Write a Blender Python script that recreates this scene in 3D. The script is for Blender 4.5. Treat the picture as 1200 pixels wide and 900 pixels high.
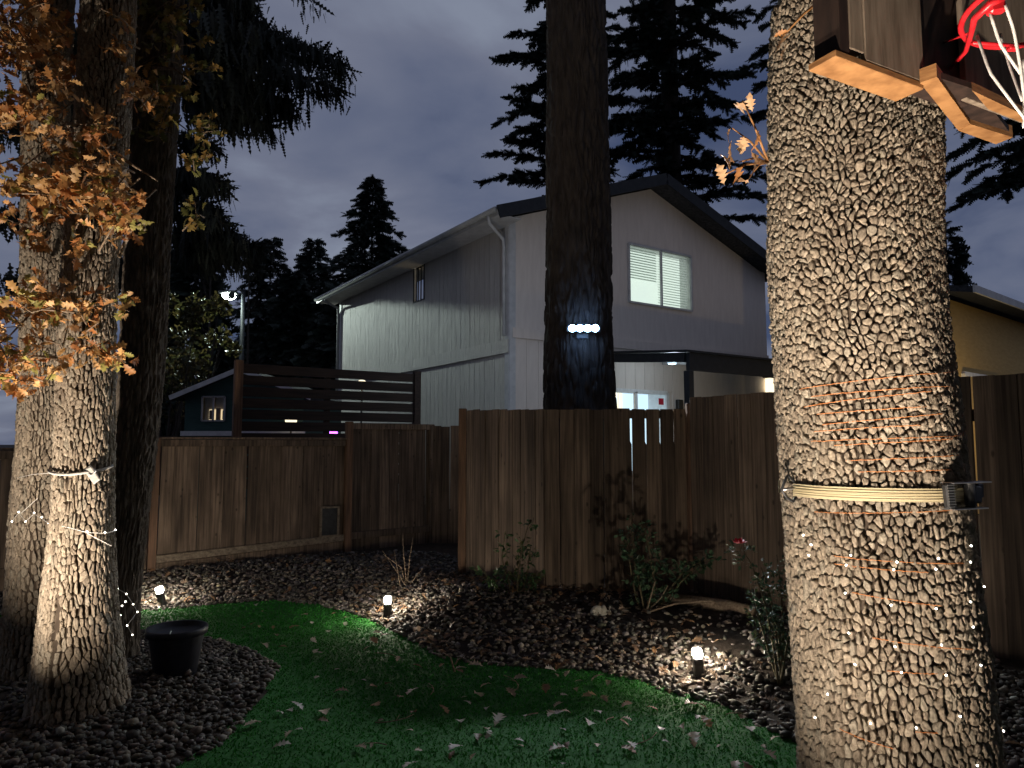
import bpy, bmesh, math, random
import numpy as np
from mathutils import Vector, Matrix

# ------------------------------------------------------------------ camera, sky, moon, exposure
for o in list(bpy.data.objects): bpy.data.objects.remove(o)
S = bpy.context.scene
col = S.collection
PITCH = math.radians(4.8); EYE = 1.65; F = 830.0
cd = bpy.data.cameras.new('camera'); cam = bpy.data.objects.new('camera', cd); col.objects.link(cam)
cam.location = (0, 0, EYE); cam.rotation_euler = (math.pi/2 + PITCH, 0, 0)
cd.sensor_width = 36; cd.lens = F/1200*36; cd.clip_start = .05; cd.clip_end = 2000
S.camera = cam
S.view_settings.view_transform = 'Standard'; S.view_settings.look = 'None'
S.view_settings.exposure = 0; S.view_settings.gamma = 1
S.render.engine = 'CYCLES'
S.cycles.use_denoising = True
S.cycles.max_bounces = 6; S.cycles.diffuse_bounces = 2; S.cycles.glossy_bounces = 2
S.cycles.transparent_max_bounces = 8
S.cycles.sample_clamp_indirect = 3

SUN_ELEV = math.radians(38); SUN_AZ = math.radians(-20)      # moon glow behind the clouds, behind the viewer
W = bpy.data.worlds.new('World'); S.world = W; W.use_nodes = True
nt = W.node_tree; nt.nodes.clear()
def N(nt, t, **kw):
    n = nt.nodes.new(t)
    for k, v in kw.items():
        if k in n.inputs.keys(): n.inputs[k].default_value = v
        else: setattr(n, k, v)
    return n
def L(nt, a, b): nt.links.new(a, b)
sky = N(nt, 'ShaderNodeTexSky'); sky.sky_type = 'NISHITA'; sky.sun_disc = False
sky.sun_elevation = SUN_ELEV; sky.sun_rotation = math.pi + SUN_AZ
tc = N(nt, 'ShaderNodeTexCoord')
sep = N(nt, 'ShaderNodeSeparateXYZ'); L(nt, tc.outputs['Generated'], sep.inputs[0])
zc = N(nt, 'ShaderNodeMath', operation='MAXIMUM'); L(nt, sep.outputs['Z'], zc.inputs[0]); zc.inputs[1].default_value = 0
za = N(nt, 'ShaderNodeMath', operation='ADD'); L(nt, zc.outputs[0], za.inputs[0]); za.inputs[1].default_value = .22
dx = N(nt, 'ShaderNodeMath', operation='DIVIDE'); L(nt, sep.outputs['X'], dx.inputs[0]); L(nt, za.outputs[0], dx.inputs[1])
dy = N(nt, 'ShaderNodeMath', operation='DIVIDE'); L(nt, sep.outputs['Y'], dy.inputs[0]); L(nt, za.outputs[0], dy.inputs[1])
cb = N(nt, 'ShaderNodeCombineXYZ'); L(nt, dx.outputs[0], cb.inputs[0]); L(nt, dy.outputs[0], cb.inputs[1]); cb.inputs[2].default_value = 3.7
n1 = N(nt, 'ShaderNodeTexNoise'); n1.inputs['Scale'].default_value = 1.5; n1.inputs['Detail'].default_value = 6; n1.inputs['Roughness'].default_value = .5
n1.inputs['Distortion'].default_value = .35
L(nt, cb.outputs[0], n1.inputs['Vector'])
rp = N(nt, 'ShaderNodeValToRGB'); L(nt, n1.outputs['Fac'], rp.inputs[0])
e = rp.color_ramp.elements
e[0].position = .34; e[0].color = (.034, .047, .094, 1)
e[1].position = .66; e[1].color = (.150, .170, .224, 1)
k = e.new(.44); k.color = (.074, .088, .138, 1)
k = e.new(.56); k.color = (.108, .120, .168, 1)
mx = N(nt, 'ShaderNodeMix', data_type='RGBA', blend_type='ADD'); mx.inputs['Factor'].default_value = .0012
L(nt, rp.outputs[0], mx.inputs['A']); L(nt, sky.outputs[0], mx.inputs['B'])
bg = N(nt, 'ShaderNodeBackground'); bg.inputs['Strength'].default_value = 1.4
L(nt, mx.outputs['Result'], bg.inputs['Color'])
wo = N(nt, 'ShaderNodeOutputWorld'); L(nt, bg.outputs[0], wo.inputs[0])

sl = bpy.data.lights.new('moon_glow', 'SUN'); sl.energy = .03; sl.angle = math.radians(25); sl.color = (.86, .9, 1)
so = bpy.data.objects.new('moon_glow', sl); col.objects.link(so)
dv = Vector((math.sin(SUN_AZ)*math.cos(SUN_ELEV), -math.cos(SUN_AZ)*math.cos(SUN_ELEV), math.sin(SUN_ELEV)))
so.rotation_euler = dv.to_track_quat('Z', 'Y').to_euler()

# ------------------------------------------------------------------ helpers
R = np.random.RandomState(11); random.seed(5)
cp, sp = math.cos(PITCH), math.sin(PITCH)
def ray(px, py):
    u = (px-600)/F; v = (450-py)/F
    return np.array([u, cp - v*sp, sp + v*cp])
def at(px, py, Y):                      # point seen at (px,py) of the photo, Y metres ahead of the viewer
    d = ray(px, py); return np.array([0, 0, EYE]) + d*(Y/d[1])
def gp(px, py, z=0.0):
    d = ray(px, py); return np.array([0, 0, EYE]) + d*((z-EYE)/d[2])
def onplane(px, py, P, n):
    d = ray(px, py); o = np.array([0, 0, EYE]); n = np.asarray(n, float)
    return o + d*(np.dot(np.asarray(P)-o, n)/np.dot(d, n))

def tag(o, label=None, cat=None, group=None, kind=None):
    if label: o['label'] = label
    if cat: o['category'] = cat
    if group: o['group'] = group
    if kind: o['kind'] = kind
    return o
def thing(name, loc, label, cat, group=None):
    o = bpy.data.objects.new(name, None); col.objects.link(o)
    o.location = tuple(float(v) for v in loc); o.empty_display_size = .1
    return tag(o, label, cat, group)
def rootloc(p):
    v = Vector(p.location)
    while p.parent: p = p.parent; v = v if p is None else v
    return v
WL = {}
def adopt(o, parent):
    if parent is not None:
        o.parent = parent
        o.matrix_parent_inverse = WL.get(parent.name, Matrix.Translation(parent.location)).inverted()
    return o
def link(name, me, m=None, parent=None, loc=(0,0,0), rot=(0,0,0), scale=(1,1,1)):
    o = bpy.data.objects.new(name, me); col.objects.link(o)
    if m is not None and not me.materials: me.materials.append(m)
    o.location = tuple(float(v) for v in loc); o.rotation_euler = rot; o.scale = scale
    adopt(o, parent)
    WL[o.name] = Matrix.LocRotScale(o.location, o.rotation_euler, o.scale)
    return o
def mesh_np(name, V, Fc, cols=None, smooth=True):
    V = np.ascontiguousarray(V, np.float32); Fc = np.ascontiguousarray(Fc, np.int32); k = Fc.shape[1]
    me = bpy.data.meshes.new(name)
    me.vertices.add(len(V)); me.vertices.foreach_set('co', V.ravel())
    me.loops.add(Fc.size); me.loops.foreach_set('vertex_index', Fc.ravel())
    me.polygons.add(len(Fc)); me.polygons.foreach_set('loop_start', np.arange(0, Fc.size, k, dtype=np.int32))
    me.polygons.foreach_set('use_smooth', np.full(len(Fc), smooth, dtype=bool))
    me.update(calc_edges=True)
    if cols is not None:
        a = me.color_attributes.new('Col', 'FLOAT_COLOR', 'POINT')
        c = np.ones((len(V), 4), np.float32); c[:, :3] = cols; a.data.foreach_set('color', c.ravel())
    return me
class MB:
    def __init__(s): s.v = []; s.f = []; s.sm = []
    def add(s, V, Fs, smooth=False):
        b = len(s.v); s.v += [tuple(float(c) for c in p) for p in V]
        s.f += [tuple(i+b for i in f) for f in Fs]; s.sm += [smooth]*len(Fs); return s
    def box(s, c, size, ax=None, ay=None, az=None, bev=0.0):
        c = np.asarray(c, float); hx, hy, hz = [q/2 for q in size]
        ax = np.array((1,0,0)) if ax is None else np.asarray(ax, float); ay = np.array((0,1,0)) if ay is None else np.asarray(ay, float)
        az = np.array((0,0,1)) if az is None else np.asarray(az, float)
        if bev <= 0:
            V = [c+ax*hx*i+ay*hy*j+az*hz*k for k in (-1,1) for j in (-1,1) for i in (-1,1)]
            return s.add(V, [(0,2,3,1),(4,5,7,6),(0,1,5,4),(2,6,7,3),(0,4,6,2),(1,3,7,5)])
        bm = bmesh.new(); bmesh.ops.create_cube(bm, size=1)
        for v in bm.verts: v.co = Vector((v.co.x*2*hx, v.co.y*2*hy, v.co.z*2*hz))
        bmesh.ops.bevel(bm, geom=bm.edges[:], offset=bev, segments=1, affect='EDGES', profile=.5)
        bm.verts.index_update()
        V = [c+ax*v.co.x+ay*v.co.y+az*v.co.z for v in bm.verts]
        Fs = [[v.index for v in f.verts] for f in bm.faces]; bm.free()
        return s.add(V, Fs)
    def bar(s, a, b, w, h, up=(0,0,1), bev=0.0):
        a = np.asarray(a, float); b = np.asarray(b, float); d = b-a; l = np.linalg.norm(d); d = d/l
        u = np.asarray(up, float); u = u-d*np.dot(u, d); u /= np.linalg.norm(u); sd = np.cross(u, d)
        return s.box((a+b)/2, (l, w, h), d, sd, u, bev)
    def tube(s, pts, r, n=8, cap=True, closed=False):
        P = np.asarray(pts, float); m = len(P); rr = np.broadcast_to(np.asarray(r, float), (m,))
        T = np.gradient(P, axis=0) if not closed else np.roll(P, -1, 0)-np.roll(P, 1, 0)
        T /= np.linalg.norm(T, axis=1)[:, None]+1e-9
        ref = np.array((0,0,1.0)) if abs(T[0][2]) < .9 else np.array((1.0,0,0))
        V = []; u = None
        for i in range(m):
            u = (ref if u is None else u); u = u-T[i]*np.dot(u, T[i]); nn = np.linalg.norm(u)
            u = u/nn if nn > 1e-6 else np.array((1.0,0,0)); w = np.cross(T[i], u)
            for k in range(n):
                a = 2*math.pi*k/n; V.append(P[i]+rr[i]*(math.cos(a)*u+math.sin(a)*w))
        Fs = []
        for i in range(m if closed else m-1):
            j = (i+1) % m
            for k in range(n): Fs.append((i*n+k, i*n+(k+1)%n, j*n+(k+1)%n, j*n+k))
        if cap and not closed: Fs += [tuple(range(n-1,-1,-1)), tuple((m-1)*n+k for k in range(n))]
        return s.add(V, Fs, True)
    def lathe(s, c, prof, n=20, ax=(0,0,1)):
        c = np.asarray(c, float); z = np.asarray(ax, float); z /= np.linalg.norm(z)
        x = np.cross(z, (0,1,0) if abs(z[1]) < .9 else (1,0,0)); x /= np.linalg.norm(x); y = np.cross(z, x)
        V = []; m = len(prof)
        for (r, h) in prof:
            for k in range(n):
                a = 2*math.pi*k/n; V.append(c+z*h+r*(math.cos(a)*x+math.sin(a)*y))
        Fs = [(i*n+k, i*n+(k+1)%n, (i+1)*n+(k+1)%n, (i+1)*n+k) for i in range(m-1) for k in range(n)]
        Fs += [tuple(range(n-1,-1,-1)), tuple((m-1)*n+k for k in range(n))]
        return s.add(V, Fs, True)
    def build(s, name, m=None, parent=None, auto=False):
        me = bpy.data.meshes.new(name); me.from_pydata(s.v, [], s.f)
        me.polygons.foreach_set('use_smooth', s.sm); me.update()
        return link(name, me, m, parent)
def one(name, m, parent, fn, *a, **k):
    b = MB(); getattr(b, fn)(*a, **k); return b.build(name, m, parent)

# ------------------------------------------------------------------ materials
def base(name):
    m = bpy.data.materials.new(name); m.use_nodes = True; t = m.node_tree; t.nodes.clear()
    o = N(t, 'ShaderNodeOutputMaterial'); b = N(t, 'ShaderNodeBsdfPrincipled'); L(t, b.outputs[0], o.inputs[0])
    return m, t, b, o
def pm(name, c1, c2, scale=(8,8,8), rough=.8, bump=.15, bdist=.01, detail=5, rnd=.0, stain=0.0, attr=False, spec=.3, lo=.35, hi=.65, fine=0.0, fscale=120, coord='Object', metal=0.0):
    m, t, b, o = base(name)
    tcn = N(t, 'ShaderNodeTexCoord'); mp = N(t, 'ShaderNodeMapping'); mp.inputs['Scale'].default_value = scale
    src = tcn.outputs[coord]
    oi = N(t, 'ShaderNodeObjectInfo')
    if rnd > 0:
        ad = N(t, 'ShaderNodeVectorMath', operation='ADD'); sc = N(t, 'ShaderNodeVectorMath', operation='SCALE')
        sc.inputs[0].default_value = (31, 17, 23); L(t, oi.outputs['Random'], sc.inputs['Scale'])
        L(t, src, ad.inputs[0]); L(t, sc.outputs[0], ad.inputs[1]); src = ad.outputs[0]
    L(t, src, mp.inputs[0])
    n = N(t, 'ShaderNodeTexNoise'); n.inputs['Scale'].default_value = 1; n.inputs['Detail'].default_value = detail; n.inputs['Roughness'].default_value = .6
    L(t, mp.outputs[0], n.inputs['Vector'])
    r = N(t, 'ShaderNodeValToRGB'); L(t, n.outputs['Fac'], r.inputs[0])
    r.color_ramp.elements[0].position = lo; r.color_ramp.elements[0].color = (*c1, 1)
    r.color_ramp.elements[1].position = hi; r.color_ramp.elements[1].color = (*c2, 1)
    c = r.outputs[0]
    if rnd > 0:
        hv = N(t, 'ShaderNodeHueSaturation'); mr = N(t, 'ShaderNodeMapRange'); mr.inputs['To Min'].default_value = 1-rnd; mr.inputs['To Max'].default_value = 1+rnd
        L(t, oi.outputs['Random'], mr.inputs[0]); L(t, mr.outputs[0], hv.inputs['Value']); L(t, c, hv.inputs['Color']); c = hv.outputs[0]
    if stain > 0:
        n3 = N(t, 'ShaderNodeTexNoise'); n3.inputs['Scale'].default_value = 2.6; n3.inputs['Detail'].default_value = 4; L(t, src, n3.inputs['Vector'])
        m3 = N(t, 'ShaderNodeMapRange'); m3.inputs['From Min'].default_value = .38; m3.inputs['From Max'].default_value = .62; m3.inputs['To Min'].default_value = 1-stain; m3.inputs['To Max'].default_value = 1.12
        L(t, n3.outputs['Fac'], m3.inputs[0]); n4 = N(t, 'ShaderNodeTexVoronoi'); n4.inputs['Scale'].default_value = 9; L(t, src, n4.inputs['Vector'])
        m4 = N(t, 'ShaderNodeMapRange'); m4.inputs['From Min'].default_value = .06; m4.inputs['From Max'].default_value = .14; m4.inputs['To Min'].default_value = .45; m4.inputs['To Max'].default_value = 1
        L(t, n4.outputs['Distance'], m4.inputs[0]); mu = N(t, 'ShaderNodeMath', operation='MULTIPLY'); L(t, m3.outputs[0], mu.inputs[0]); L(t, m4.outputs[0], mu.inputs[1])
        h3 = N(t, 'ShaderNodeHueSaturation'); L(t, mu.outputs[0], h3.inputs['Value']); L(t, c, h3.inputs['Color']); c = h3.outputs[0]
    if attr:
        at_ = N(t, 'ShaderNodeVertexColor'); at_.layer_name = 'Col'
        mm = N(t, 'ShaderNodeMix', data_type='RGBA', blend_type='MULTIPLY'); mm.inputs['Factor'].default_value = 1
        L(t, c, mm.inputs['A']); L(t, at_.outputs[0], mm.inputs['B']); c = mm.outputs['Result']
    L(t, c, b.inputs['Base Color']); b.inputs['Roughness'].default_value = rough
    b.inputs['Specular IOR Level'].default_value = spec; b.inputs['Metallic'].default_value = metal
    h = n.outputs['Fac']
    if fine > 0:
        n2 = N(t, 'ShaderNodeTexNoise'); n2.inputs['Scale'].default_value = fscale; n2.inputs['Detail'].default_value = 3; L(t, tcn.outputs[coord], n2.inputs['Vector'])
        ma = N(t, 'ShaderNodeMath', operation='MULTIPLY_ADD'); L(t, n2.outputs['Fac'], ma.inputs[0]); ma.inputs[1].default_value = fine; L(t, h, ma.inputs[2]); h = ma.outputs[0]
    if bump > 0:
        bp = N(t, 'ShaderNodeBump'); bp.inputs['Strength'].default_value = bump; bp.inputs['Distance'].default_value = bdist
        L(t, h, bp.inputs['Height']); L(t, bp.outputs[0], b.inputs['Normal'])
    return m
def emit(name, c, s):
    m, t, b, o = base(name)
    b.inputs['Base Color'].default_value = (*[min(.8, v*.8) for v in c], 1)
    b.inputs['Emission Color'].default_value = (*c, 1); b.inputs['Emission Strength'].default_value = s; return m
def leafmat(name, rough=.55, trans=.35, spec=.35):
    m, t, b, o = base(name)
    a = N(t, 'ShaderNodeVertexColor'); a.layer_name = 'Col'; L(t, a.outputs[0], b.inputs['Base Color']); b.inputs['Roughness'].default_value = rough
    b.inputs['Specular IOR Level'].default_value = spec
    tr = N(t, 'ShaderNodeBsdfTranslucent'); L(t, a.outputs[0], tr.inputs[0]); mxs = N(t, 'ShaderNodeMixShader'); mxs.inputs[0].default_value = trans
    L(t, b.outputs[0], mxs.inputs[1]); L(t, tr.outputs[0], mxs.inputs[2]); L(t, mxs.outputs[0], o.inputs[0]); return m
def glassmat(name):
    m, t, b, o = base(name)
    tr = N(t, 'ShaderNodeBsdfTransparent'); g = N(t, 'ShaderNodeBsdfGlossy'); g.inputs['Roughness'].default_value = .02
    mxs = N(t, 'ShaderNodeMixShader'); fr = N(t, 'ShaderNodeFresnel'); L(t, fr.outputs[0], mxs.inputs[0])
    L(t, tr.outputs[0], mxs.inputs[1]); L(t, g.outputs[0], mxs.inputs[2]); L(t, mxs.outputs[0], o.inputs[0]); return m

M = {}
M['soil'] = pm('soil', (.018,.012,.008), (.05,.035,.024), (14,14,14), .95, .6, .02)
M['turf_base'] = pm('turf_base', (.012,.08,.012), (.026,.14,.022), (60,60,60), .9, .5, .01)
M['turf'] = leafmat('turf_blade', .9, .15, .08)
M['pebble'] = pm('pebble', (.6,.6,.6), (1,1,1), (30,30,30), .75, .25, .004, attr=True)
M['leaf'] = leafmat('oak_leaf', .5, .35)
M['needle'] = leafmat('needle', .7, .1)
M['rose_leaf'] = leafmat('rose_leaf', .35, .25)
M['wood'] = pm('fence_wood', (.068,.047,.034), (.19,.134,.096), (38,38,2.2), .85, .5, .006, 7, rnd=.30, stain=.3)
M['post'] = pm('post_wood', (.075,.042,.026), (.18,.10,.060), (30,30,2), .75, .3, .004, 7, rnd=.15)
M['screen_wood'] = pm('screen_wood', (.022,.013,.009), (.048,.028,.019), (2,30,30), .7, .25, .003, rnd=.15)
M['pale_wood'] = pm('weathered_kickboard', (.11,.082,.06), (.24,.19,.14), (4,40,30), .9, .5, .004)
M['oak_bark'] = pm('oak_bark', (.15,.118,.088), (.36,.30,.235), (40,40,26), .95, .8, .004, 8, fine=.5, fscale=220, lo=.3, hi=.7)
M['oak_bark_left'] = pm('oak_bark_left', (.20,.16,.125), (.42,.35,.28), (22,22,8), .95, .9, .008, 8, fine=.5, fscale=110, lo=.3, hi=.7)
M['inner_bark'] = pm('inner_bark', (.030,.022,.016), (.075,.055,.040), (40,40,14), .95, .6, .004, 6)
M['plate_bark'] = pm('plate_bark', (.50,.48,.45), (1.22,1.20,1.17), (85,85,60), .95, 1.0, .008, 9, attr=True, fine=.5, fscale=300, lo=.30, hi=.70)
M['oak_bark_shaded'] = pm('oak_bark_shaded', (.055,.045,.036), (.14,.115,.092), (22,22,8), .95, .9, .008, 8, fine=.5, fscale=110)  # same oak bark with shade put into its colour, for the rear trunk
M['fir_bark'] = pm('fir_bark', (.017,.013,.012), (.042,.034,.030), (16,16,4), .95, .8, .012, 8)
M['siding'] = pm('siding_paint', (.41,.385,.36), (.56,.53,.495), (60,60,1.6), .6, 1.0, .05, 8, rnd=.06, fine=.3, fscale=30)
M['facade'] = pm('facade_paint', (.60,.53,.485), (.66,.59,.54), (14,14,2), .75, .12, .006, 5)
M['trim'] = pm('trim_paint', (.42,.42,.43), (.52,.52,.53), (6,6,6), .6, .1)
M['fascia'] = pm('fascia_metal', (.27,.27,.27), (.36,.36,.355), (4,4,4), .45, .1)
M['soffit'] = pm('soffit_board', (.40,.39,.39), (.5,.49,.49), (5,5,5), .8, .1)
M['shingle'] = pm('shingle', (.014,.015,.019), (.045,.046,.052), (16,16,16), .9, .6, .01, rnd=.3)
M['dark_trim'] = pm('dark_trim', (.008,.010,.014), (.016,.018,.024), (8,8,8), .6, .1)
M['metal_black'] = pm('black_metal', (.012,.012,.013), (.03,.03,.032), (20,20,20), .4, .1, .002, spec=.5)
M['steel'] = pm('steel', (.32,.32,.33), (.5,.5,.5), (30,30,30), .35, .1, .002, metal=.9)
M['pot'] = pm('pot_plastic', (.010,.010,.016), (.02,.02,.03), (20,20,20), .5, .1, .002)
M['strap'] = pm('yellow_webbing', (.34,.28,.16), (.56,.48,.31), (3,3,240), .75, .4, .002)
M['grey_strap'] = pm('grey_webbing', (.28,.27,.25), (.48,.46,.43), (20,20,160), .8, .3, .002)
M['copper'] = pm('copper_wire', (.42,.14,.04), (.62,.25,.09), (40,40,40), .5, .0)
M['ply'] = pm('weathered_plywood', (.13,.095,.068), (.27,.21,.16), (30,30,3.5), .8, .3, .004, 8)
M['lumber'] = pm('cut_lumber', (.20,.09,.032), (.36,.18,.07), (14,14,90), .65, .25, .003, 6)
M['dark_ply'] = pm('dark_shaded_ply', (.018,.011,.009), (.045,.026,.02), (20,20,4), .7, .2, .003)  # dark lumber; on centre plank and bracket shelf the colour stands for shade
M['red'] = pm('red_powder_coat', (.50,.012,.018), (.62,.022,.03), (30,30,30), .35, .05, .001, spec=.5)
M['cord'] = pm('white_net_cord', (.5,.47,.44), (.7,.67,.63), (60,60,60), .8, .3, .002)
M['stone'] = pm('carved_stone', (.30,.27,.22), (.45,.41,.35), (40,40,40), .9, .5, .004)
M['stem'] = pm('plant_stem', (.06,.05,.025), (.12,.09,.05), (60,60,60), .8, .2)
M['twig'] = pm('dry_twig', (.13,.09,.06), (.27,.2,.14), (50,50,50), .9, .3)
M['rose'] = pm('rose_petal', (.45,.01,.03), (.6,.02,.06), (40,40,40), .5, .1)
M['teal'] = pm('teal_paint', (.035,.075,.07), (.05,.1,.092), (6,6,30), .75, .2)
M['tan'] = pm('tan_paint', (.46,.30,.10), (.54,.36,.13), (5,5,20), .7, .15)
M['white'] = pm('white_paint', (.6,.6,.6), (.72,.72,.72), (10,10,10), .5, .05)
M['slat'] = leafmat('blind_slat', .6, .55)
M['glass'] = glassmat('window_glass')
M['room'] = emit('lit_room', (.80,.93,.84), .8)
M['room_warm'] = emit('lit_room_warm', (1.0,.80,.48), .8)
M['room_blue'] = emit('lit_room_blue', (.62,.84,1.0), 1.0)
M['room_cream'] = emit('lit_blind_warm', (1.0,.88,.62), 1.0)
M['dim_room'] = emit('dim_room', (.8,.66,.42), .22)
M['led_blue'] = emit('flood_led', (.30,.55,1.0), 42)
M['lens'] = emit('path_lens', (1.0,.90,.74), 440)
M['bulb'] = emit('fairy_bulb', (1.0,.93,.78), 12)
M['street'] = emit('street_lamp_lens', (.84,1.0,.90), 90)
M['purple'] = emit('purple_led', (.42,.10,1.0), 6)
M['warm_glow'] = emit('porch_glow', (1.0,.86,.58), 1.6)

# ------------------------------------------------------------------ ground form
ex = np.array([-14,-6.0,-3.73,-3.1,-2.47,-1.95,-1.52,-1.0,-.54,.1,.635,1.3,1.5,1.75,3.0,9])
ey = np.array([6.9,6.95,7.13,7.4,7.6,7.45,7.0,6.25,5.65,5.36,5.27,4.69,4.2,3.8,3.0,2.4])
def y_edge(x): return np.interp(x, ex, ey)
by = np.array([-2,3.0,3.6,3.91,4.72,5.27,5.7,6.09,6.37,6.5,6.55])
bx = np.array([-2.1,-1.90,-1.78,-1.66,-1.59,-1.75,-2.05,-2.42,-3.34,-5.0,-30])
def x_bed(y): return np.where(y > 6.5, -99, np.interp(y, by, bx))
def sstep(t): t = np.clip(t, 0, 1); return t*t*(3-2*t)
def ground_h(x, y):
    x = np.asarray(x, float); y = np.asarray(y, float)
    m = .20*sstep((y-y_edge(x)+.05)/1.7)
    m = m+.10*np.exp(-(((x+.25)/.75)**2+((y-6.75)/.55)**2))*(y > y_edge(x)-.3)*sstep((y-y_edge(x)+.2)/.5)
    m = m+.05*np.exp(-(((x+2.6)/1.2)**2+((y-5.0)/1.0)**2))
    return m+.012*np.sin(x*2.1+.5)*np.sin(y*1.7)
def grid(xs, ys, zf):
    X, Y = np.meshgrid(xs, ys); V = np.stack([X, Y, zf(X, Y)], -1).reshape(-1, 3); nx = len(xs)
    I, J = np.meshgrid(np.arange(len(xs)-1), np.arange(len(ys)-1)); a = (J*nx+I).ravel()
    return V, np.stack([a, a+1, a+nx+1, a+nx], -1)
xs = np.concatenate([[-600,-200,-80,-40,-20,-12], np.arange(-9, 6.01, .1), [8,12,20,40,80,200,600]])
ys = np.concatenate([[-300,-80,-20,-5,-2], np.arange(0, 11.01, .1), [13,16,20,26,35,60,120,300,900]])
V, Fc = grid(xs, ys, ground_h)
tag(link('ground', mesh_np('ground', V, Fc), M['soil']), 'dark bare soil under the beds and beyond the fences', kind='structure')
xs = np.arange(-6, 4.6, .04); ys = np.arange(.6, 7.8, .04)
V, Fc = grid(xs, ys, lambda x, y: ground_h(x, y)+.006)
c = V[Fc].mean(1); keep = (c[:,1] < y_edge(c[:,0])) & (c[:,0] > x_bed(c[:,1]))
lawn = tag(link('lawn', mesh_np('lawn', V, Fc[keep]), M['turf_base']), 'green artificial turf lawn curving between the gravel beds', kind='structure')
# turf blades
n = 230000
x = R.uniform(-5, 3.6, n); y = 2.2+5.6*R.rand(n)**1.15
ok = (y < y_edge(x)+R.normal(0,.012,n)) & (x > x_bed(y)+R.normal(0,.012,n)) & (np.abs(x) < y*.78+.3)
x, y = x[ok], y[ok]; n = len(x); a = R.uniform(0, 2*np.pi, n); hgt = R.uniform(.008,.018,n); w = .0022+.0006*y
z = ground_h(x, y)+.004; ln = R.normal(0,.010,(n,2))
V = np.empty((n,3,3)); V[:,0] = np.stack([x-np.cos(a)*w, y-np.sin(a)*w, z],-1); V[:,1] = np.stack([x+np.cos(a)*w, y+np.sin(a)*w, z],-1)
V[:,2] = np.stack([x+ln[:,0], y+ln[:,1], z+hgt],-1)
cc = np.array([.022,.165,.022])*R.uniform(.55,1.45,(n,1))*np.array([1,1,1])+np.stack([R.uniform(0,.012,n)]*3,-1)*np.array([1,.7,.1])
tb = link('turf_grass', mesh_np('turf_grass', V.reshape(-1,3), np.arange(3*n).reshape(-1,3), np.repeat(cc,3,0), False), M['turf'])
tag(tb, 'short green artificial grass blades covering the lawn', 'grass', kind='stuff')

# ------------------------------------------------------------------ instanced shapes joined in numpy
def rotz(a):
    c, s = np.cos(a), np.sin(a); z = np.zeros_like(a); o = np.ones_like(a)
    return np.stack([np.stack([c,-s,z],-1), np.stack([s,c,z],-1), np.stack([z,z,o],-1)],-2)
def frame_from(d, roll):                 # matrices whose X column points along d
    d = d/np.linalg.norm(d, axis=1)[:,None]; ref = np.where(np.abs(d[:,2:3]) < .95, np.array([[0,0,1.0]]), np.array([[1.0,0,0]]))
    y = np.cross(ref, d); y /= np.linalg.norm(y, axis=1)[:,None]; z = np.cross(d, y)
    c, s = np.cos(roll)[:,None], np.sin(roll)[:,None]
    return np.stack([d, y*c+z*s, -y*s+z*c], -1)
def inst(bV, bF, Mx, P):
    n = len(P); V = np.einsum('nij,kj->nki', Mx, bV)+P[:,None,:]
    Fs = bF[None]+(np.arange(n)*len(bV))[:,None,None]
    return V.reshape(-1,3), Fs.reshape(-1, bF.shape[1])
def ico(sub):
    bm = bmesh.new(); bmesh.ops.create_icosphere(bm, subdivisions=sub, radius=1); bm.verts.index_update()
    V = np.array([v.co[:] for v in bm.verts]); Fs = np.array([[v.index for v in f.verts] for f in bm.faces]); bm.free(); return V, Fs
def randrot(n, tilt):
    M1 = rotz(R.uniform(0,2*np.pi,n)); t = R.normal(0,tilt,n); c, s = np.cos(t), np.sin(t); z = np.zeros(n); o = np.ones(n)
    M2 = np.stack([np.stack([o,z,z],-1), np.stack([z,c,-s],-1), np.stack([z,s,c],-1)],-2)
    return M1 @ M2 @ rotz(R.uniform(0,2*np.pi,n))
def pebbles(name, x, y, lab, rmin, rmax, shade):
    n = len(x); Vs = []; Fs = []; Cs = []; off = 0
    for part in range(5):
        s = slice(part, None, 5); m = len(x[s])
        bV, bF = ico(1); q = np.random.RandomState(part+40)
        bV = bV*(1+.16*np.sin(bV@q.normal(0,2.0,3)+q.rand()*6)[:,None])+.06*q.normal(0,1,bV.shape)
        r = R.uniform(rmin, rmax, m)*np.where(R.rand(m) < .06, 1.45, 1); sc = np.stack([r*R.uniform(.9,1.35,m), r*R.uniform(.75,1.05,m), r*R.uniform(.42,.75,m)],-1)
        Mx = randrot(m,.45)*sc[:,None,:]
        P = np.stack([x[s], y[s], ground_h(x[s],y[s])+R.uniform(.2,.9,m)*r],-1)
        v, f = inst(bV, bF, Mx, P); Vs.append(v); Fs.append(f+off); off += len(v)
        g = shade*R.lognormal(0,.45,m); tint = np.stack([1+R.normal(0,.07,m)+.17, np.ones(m)+.0, 1+R.normal(0,.07,m)-.17],-1)
        Cs.append(np.repeat(np.clip(g[:,None]*tint,.02,.55), len(bV), 0))
    o = link(name, mesh_np(name, np.concatenate(Vs), np.concatenate(Fs), np.concatenate(Cs)), M['pebble'])
    return tag(o, lab, 'gravel', kind='stuff')
# near-left bed under the oaks
n = 16000; x = R.uniform(-5.2,-1.4,n); y = R.uniform(2.9,6.6,n)
ok = (x < x_bed(y)+.02+.05*np.sin(y*5)) & (x > -y*.80) ; x, y = x[ok], y[ok]
pebbles('gravel', x, y, 'river pebble bed around the oak trunks and flowerpot', .011, .024, .085)
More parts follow.
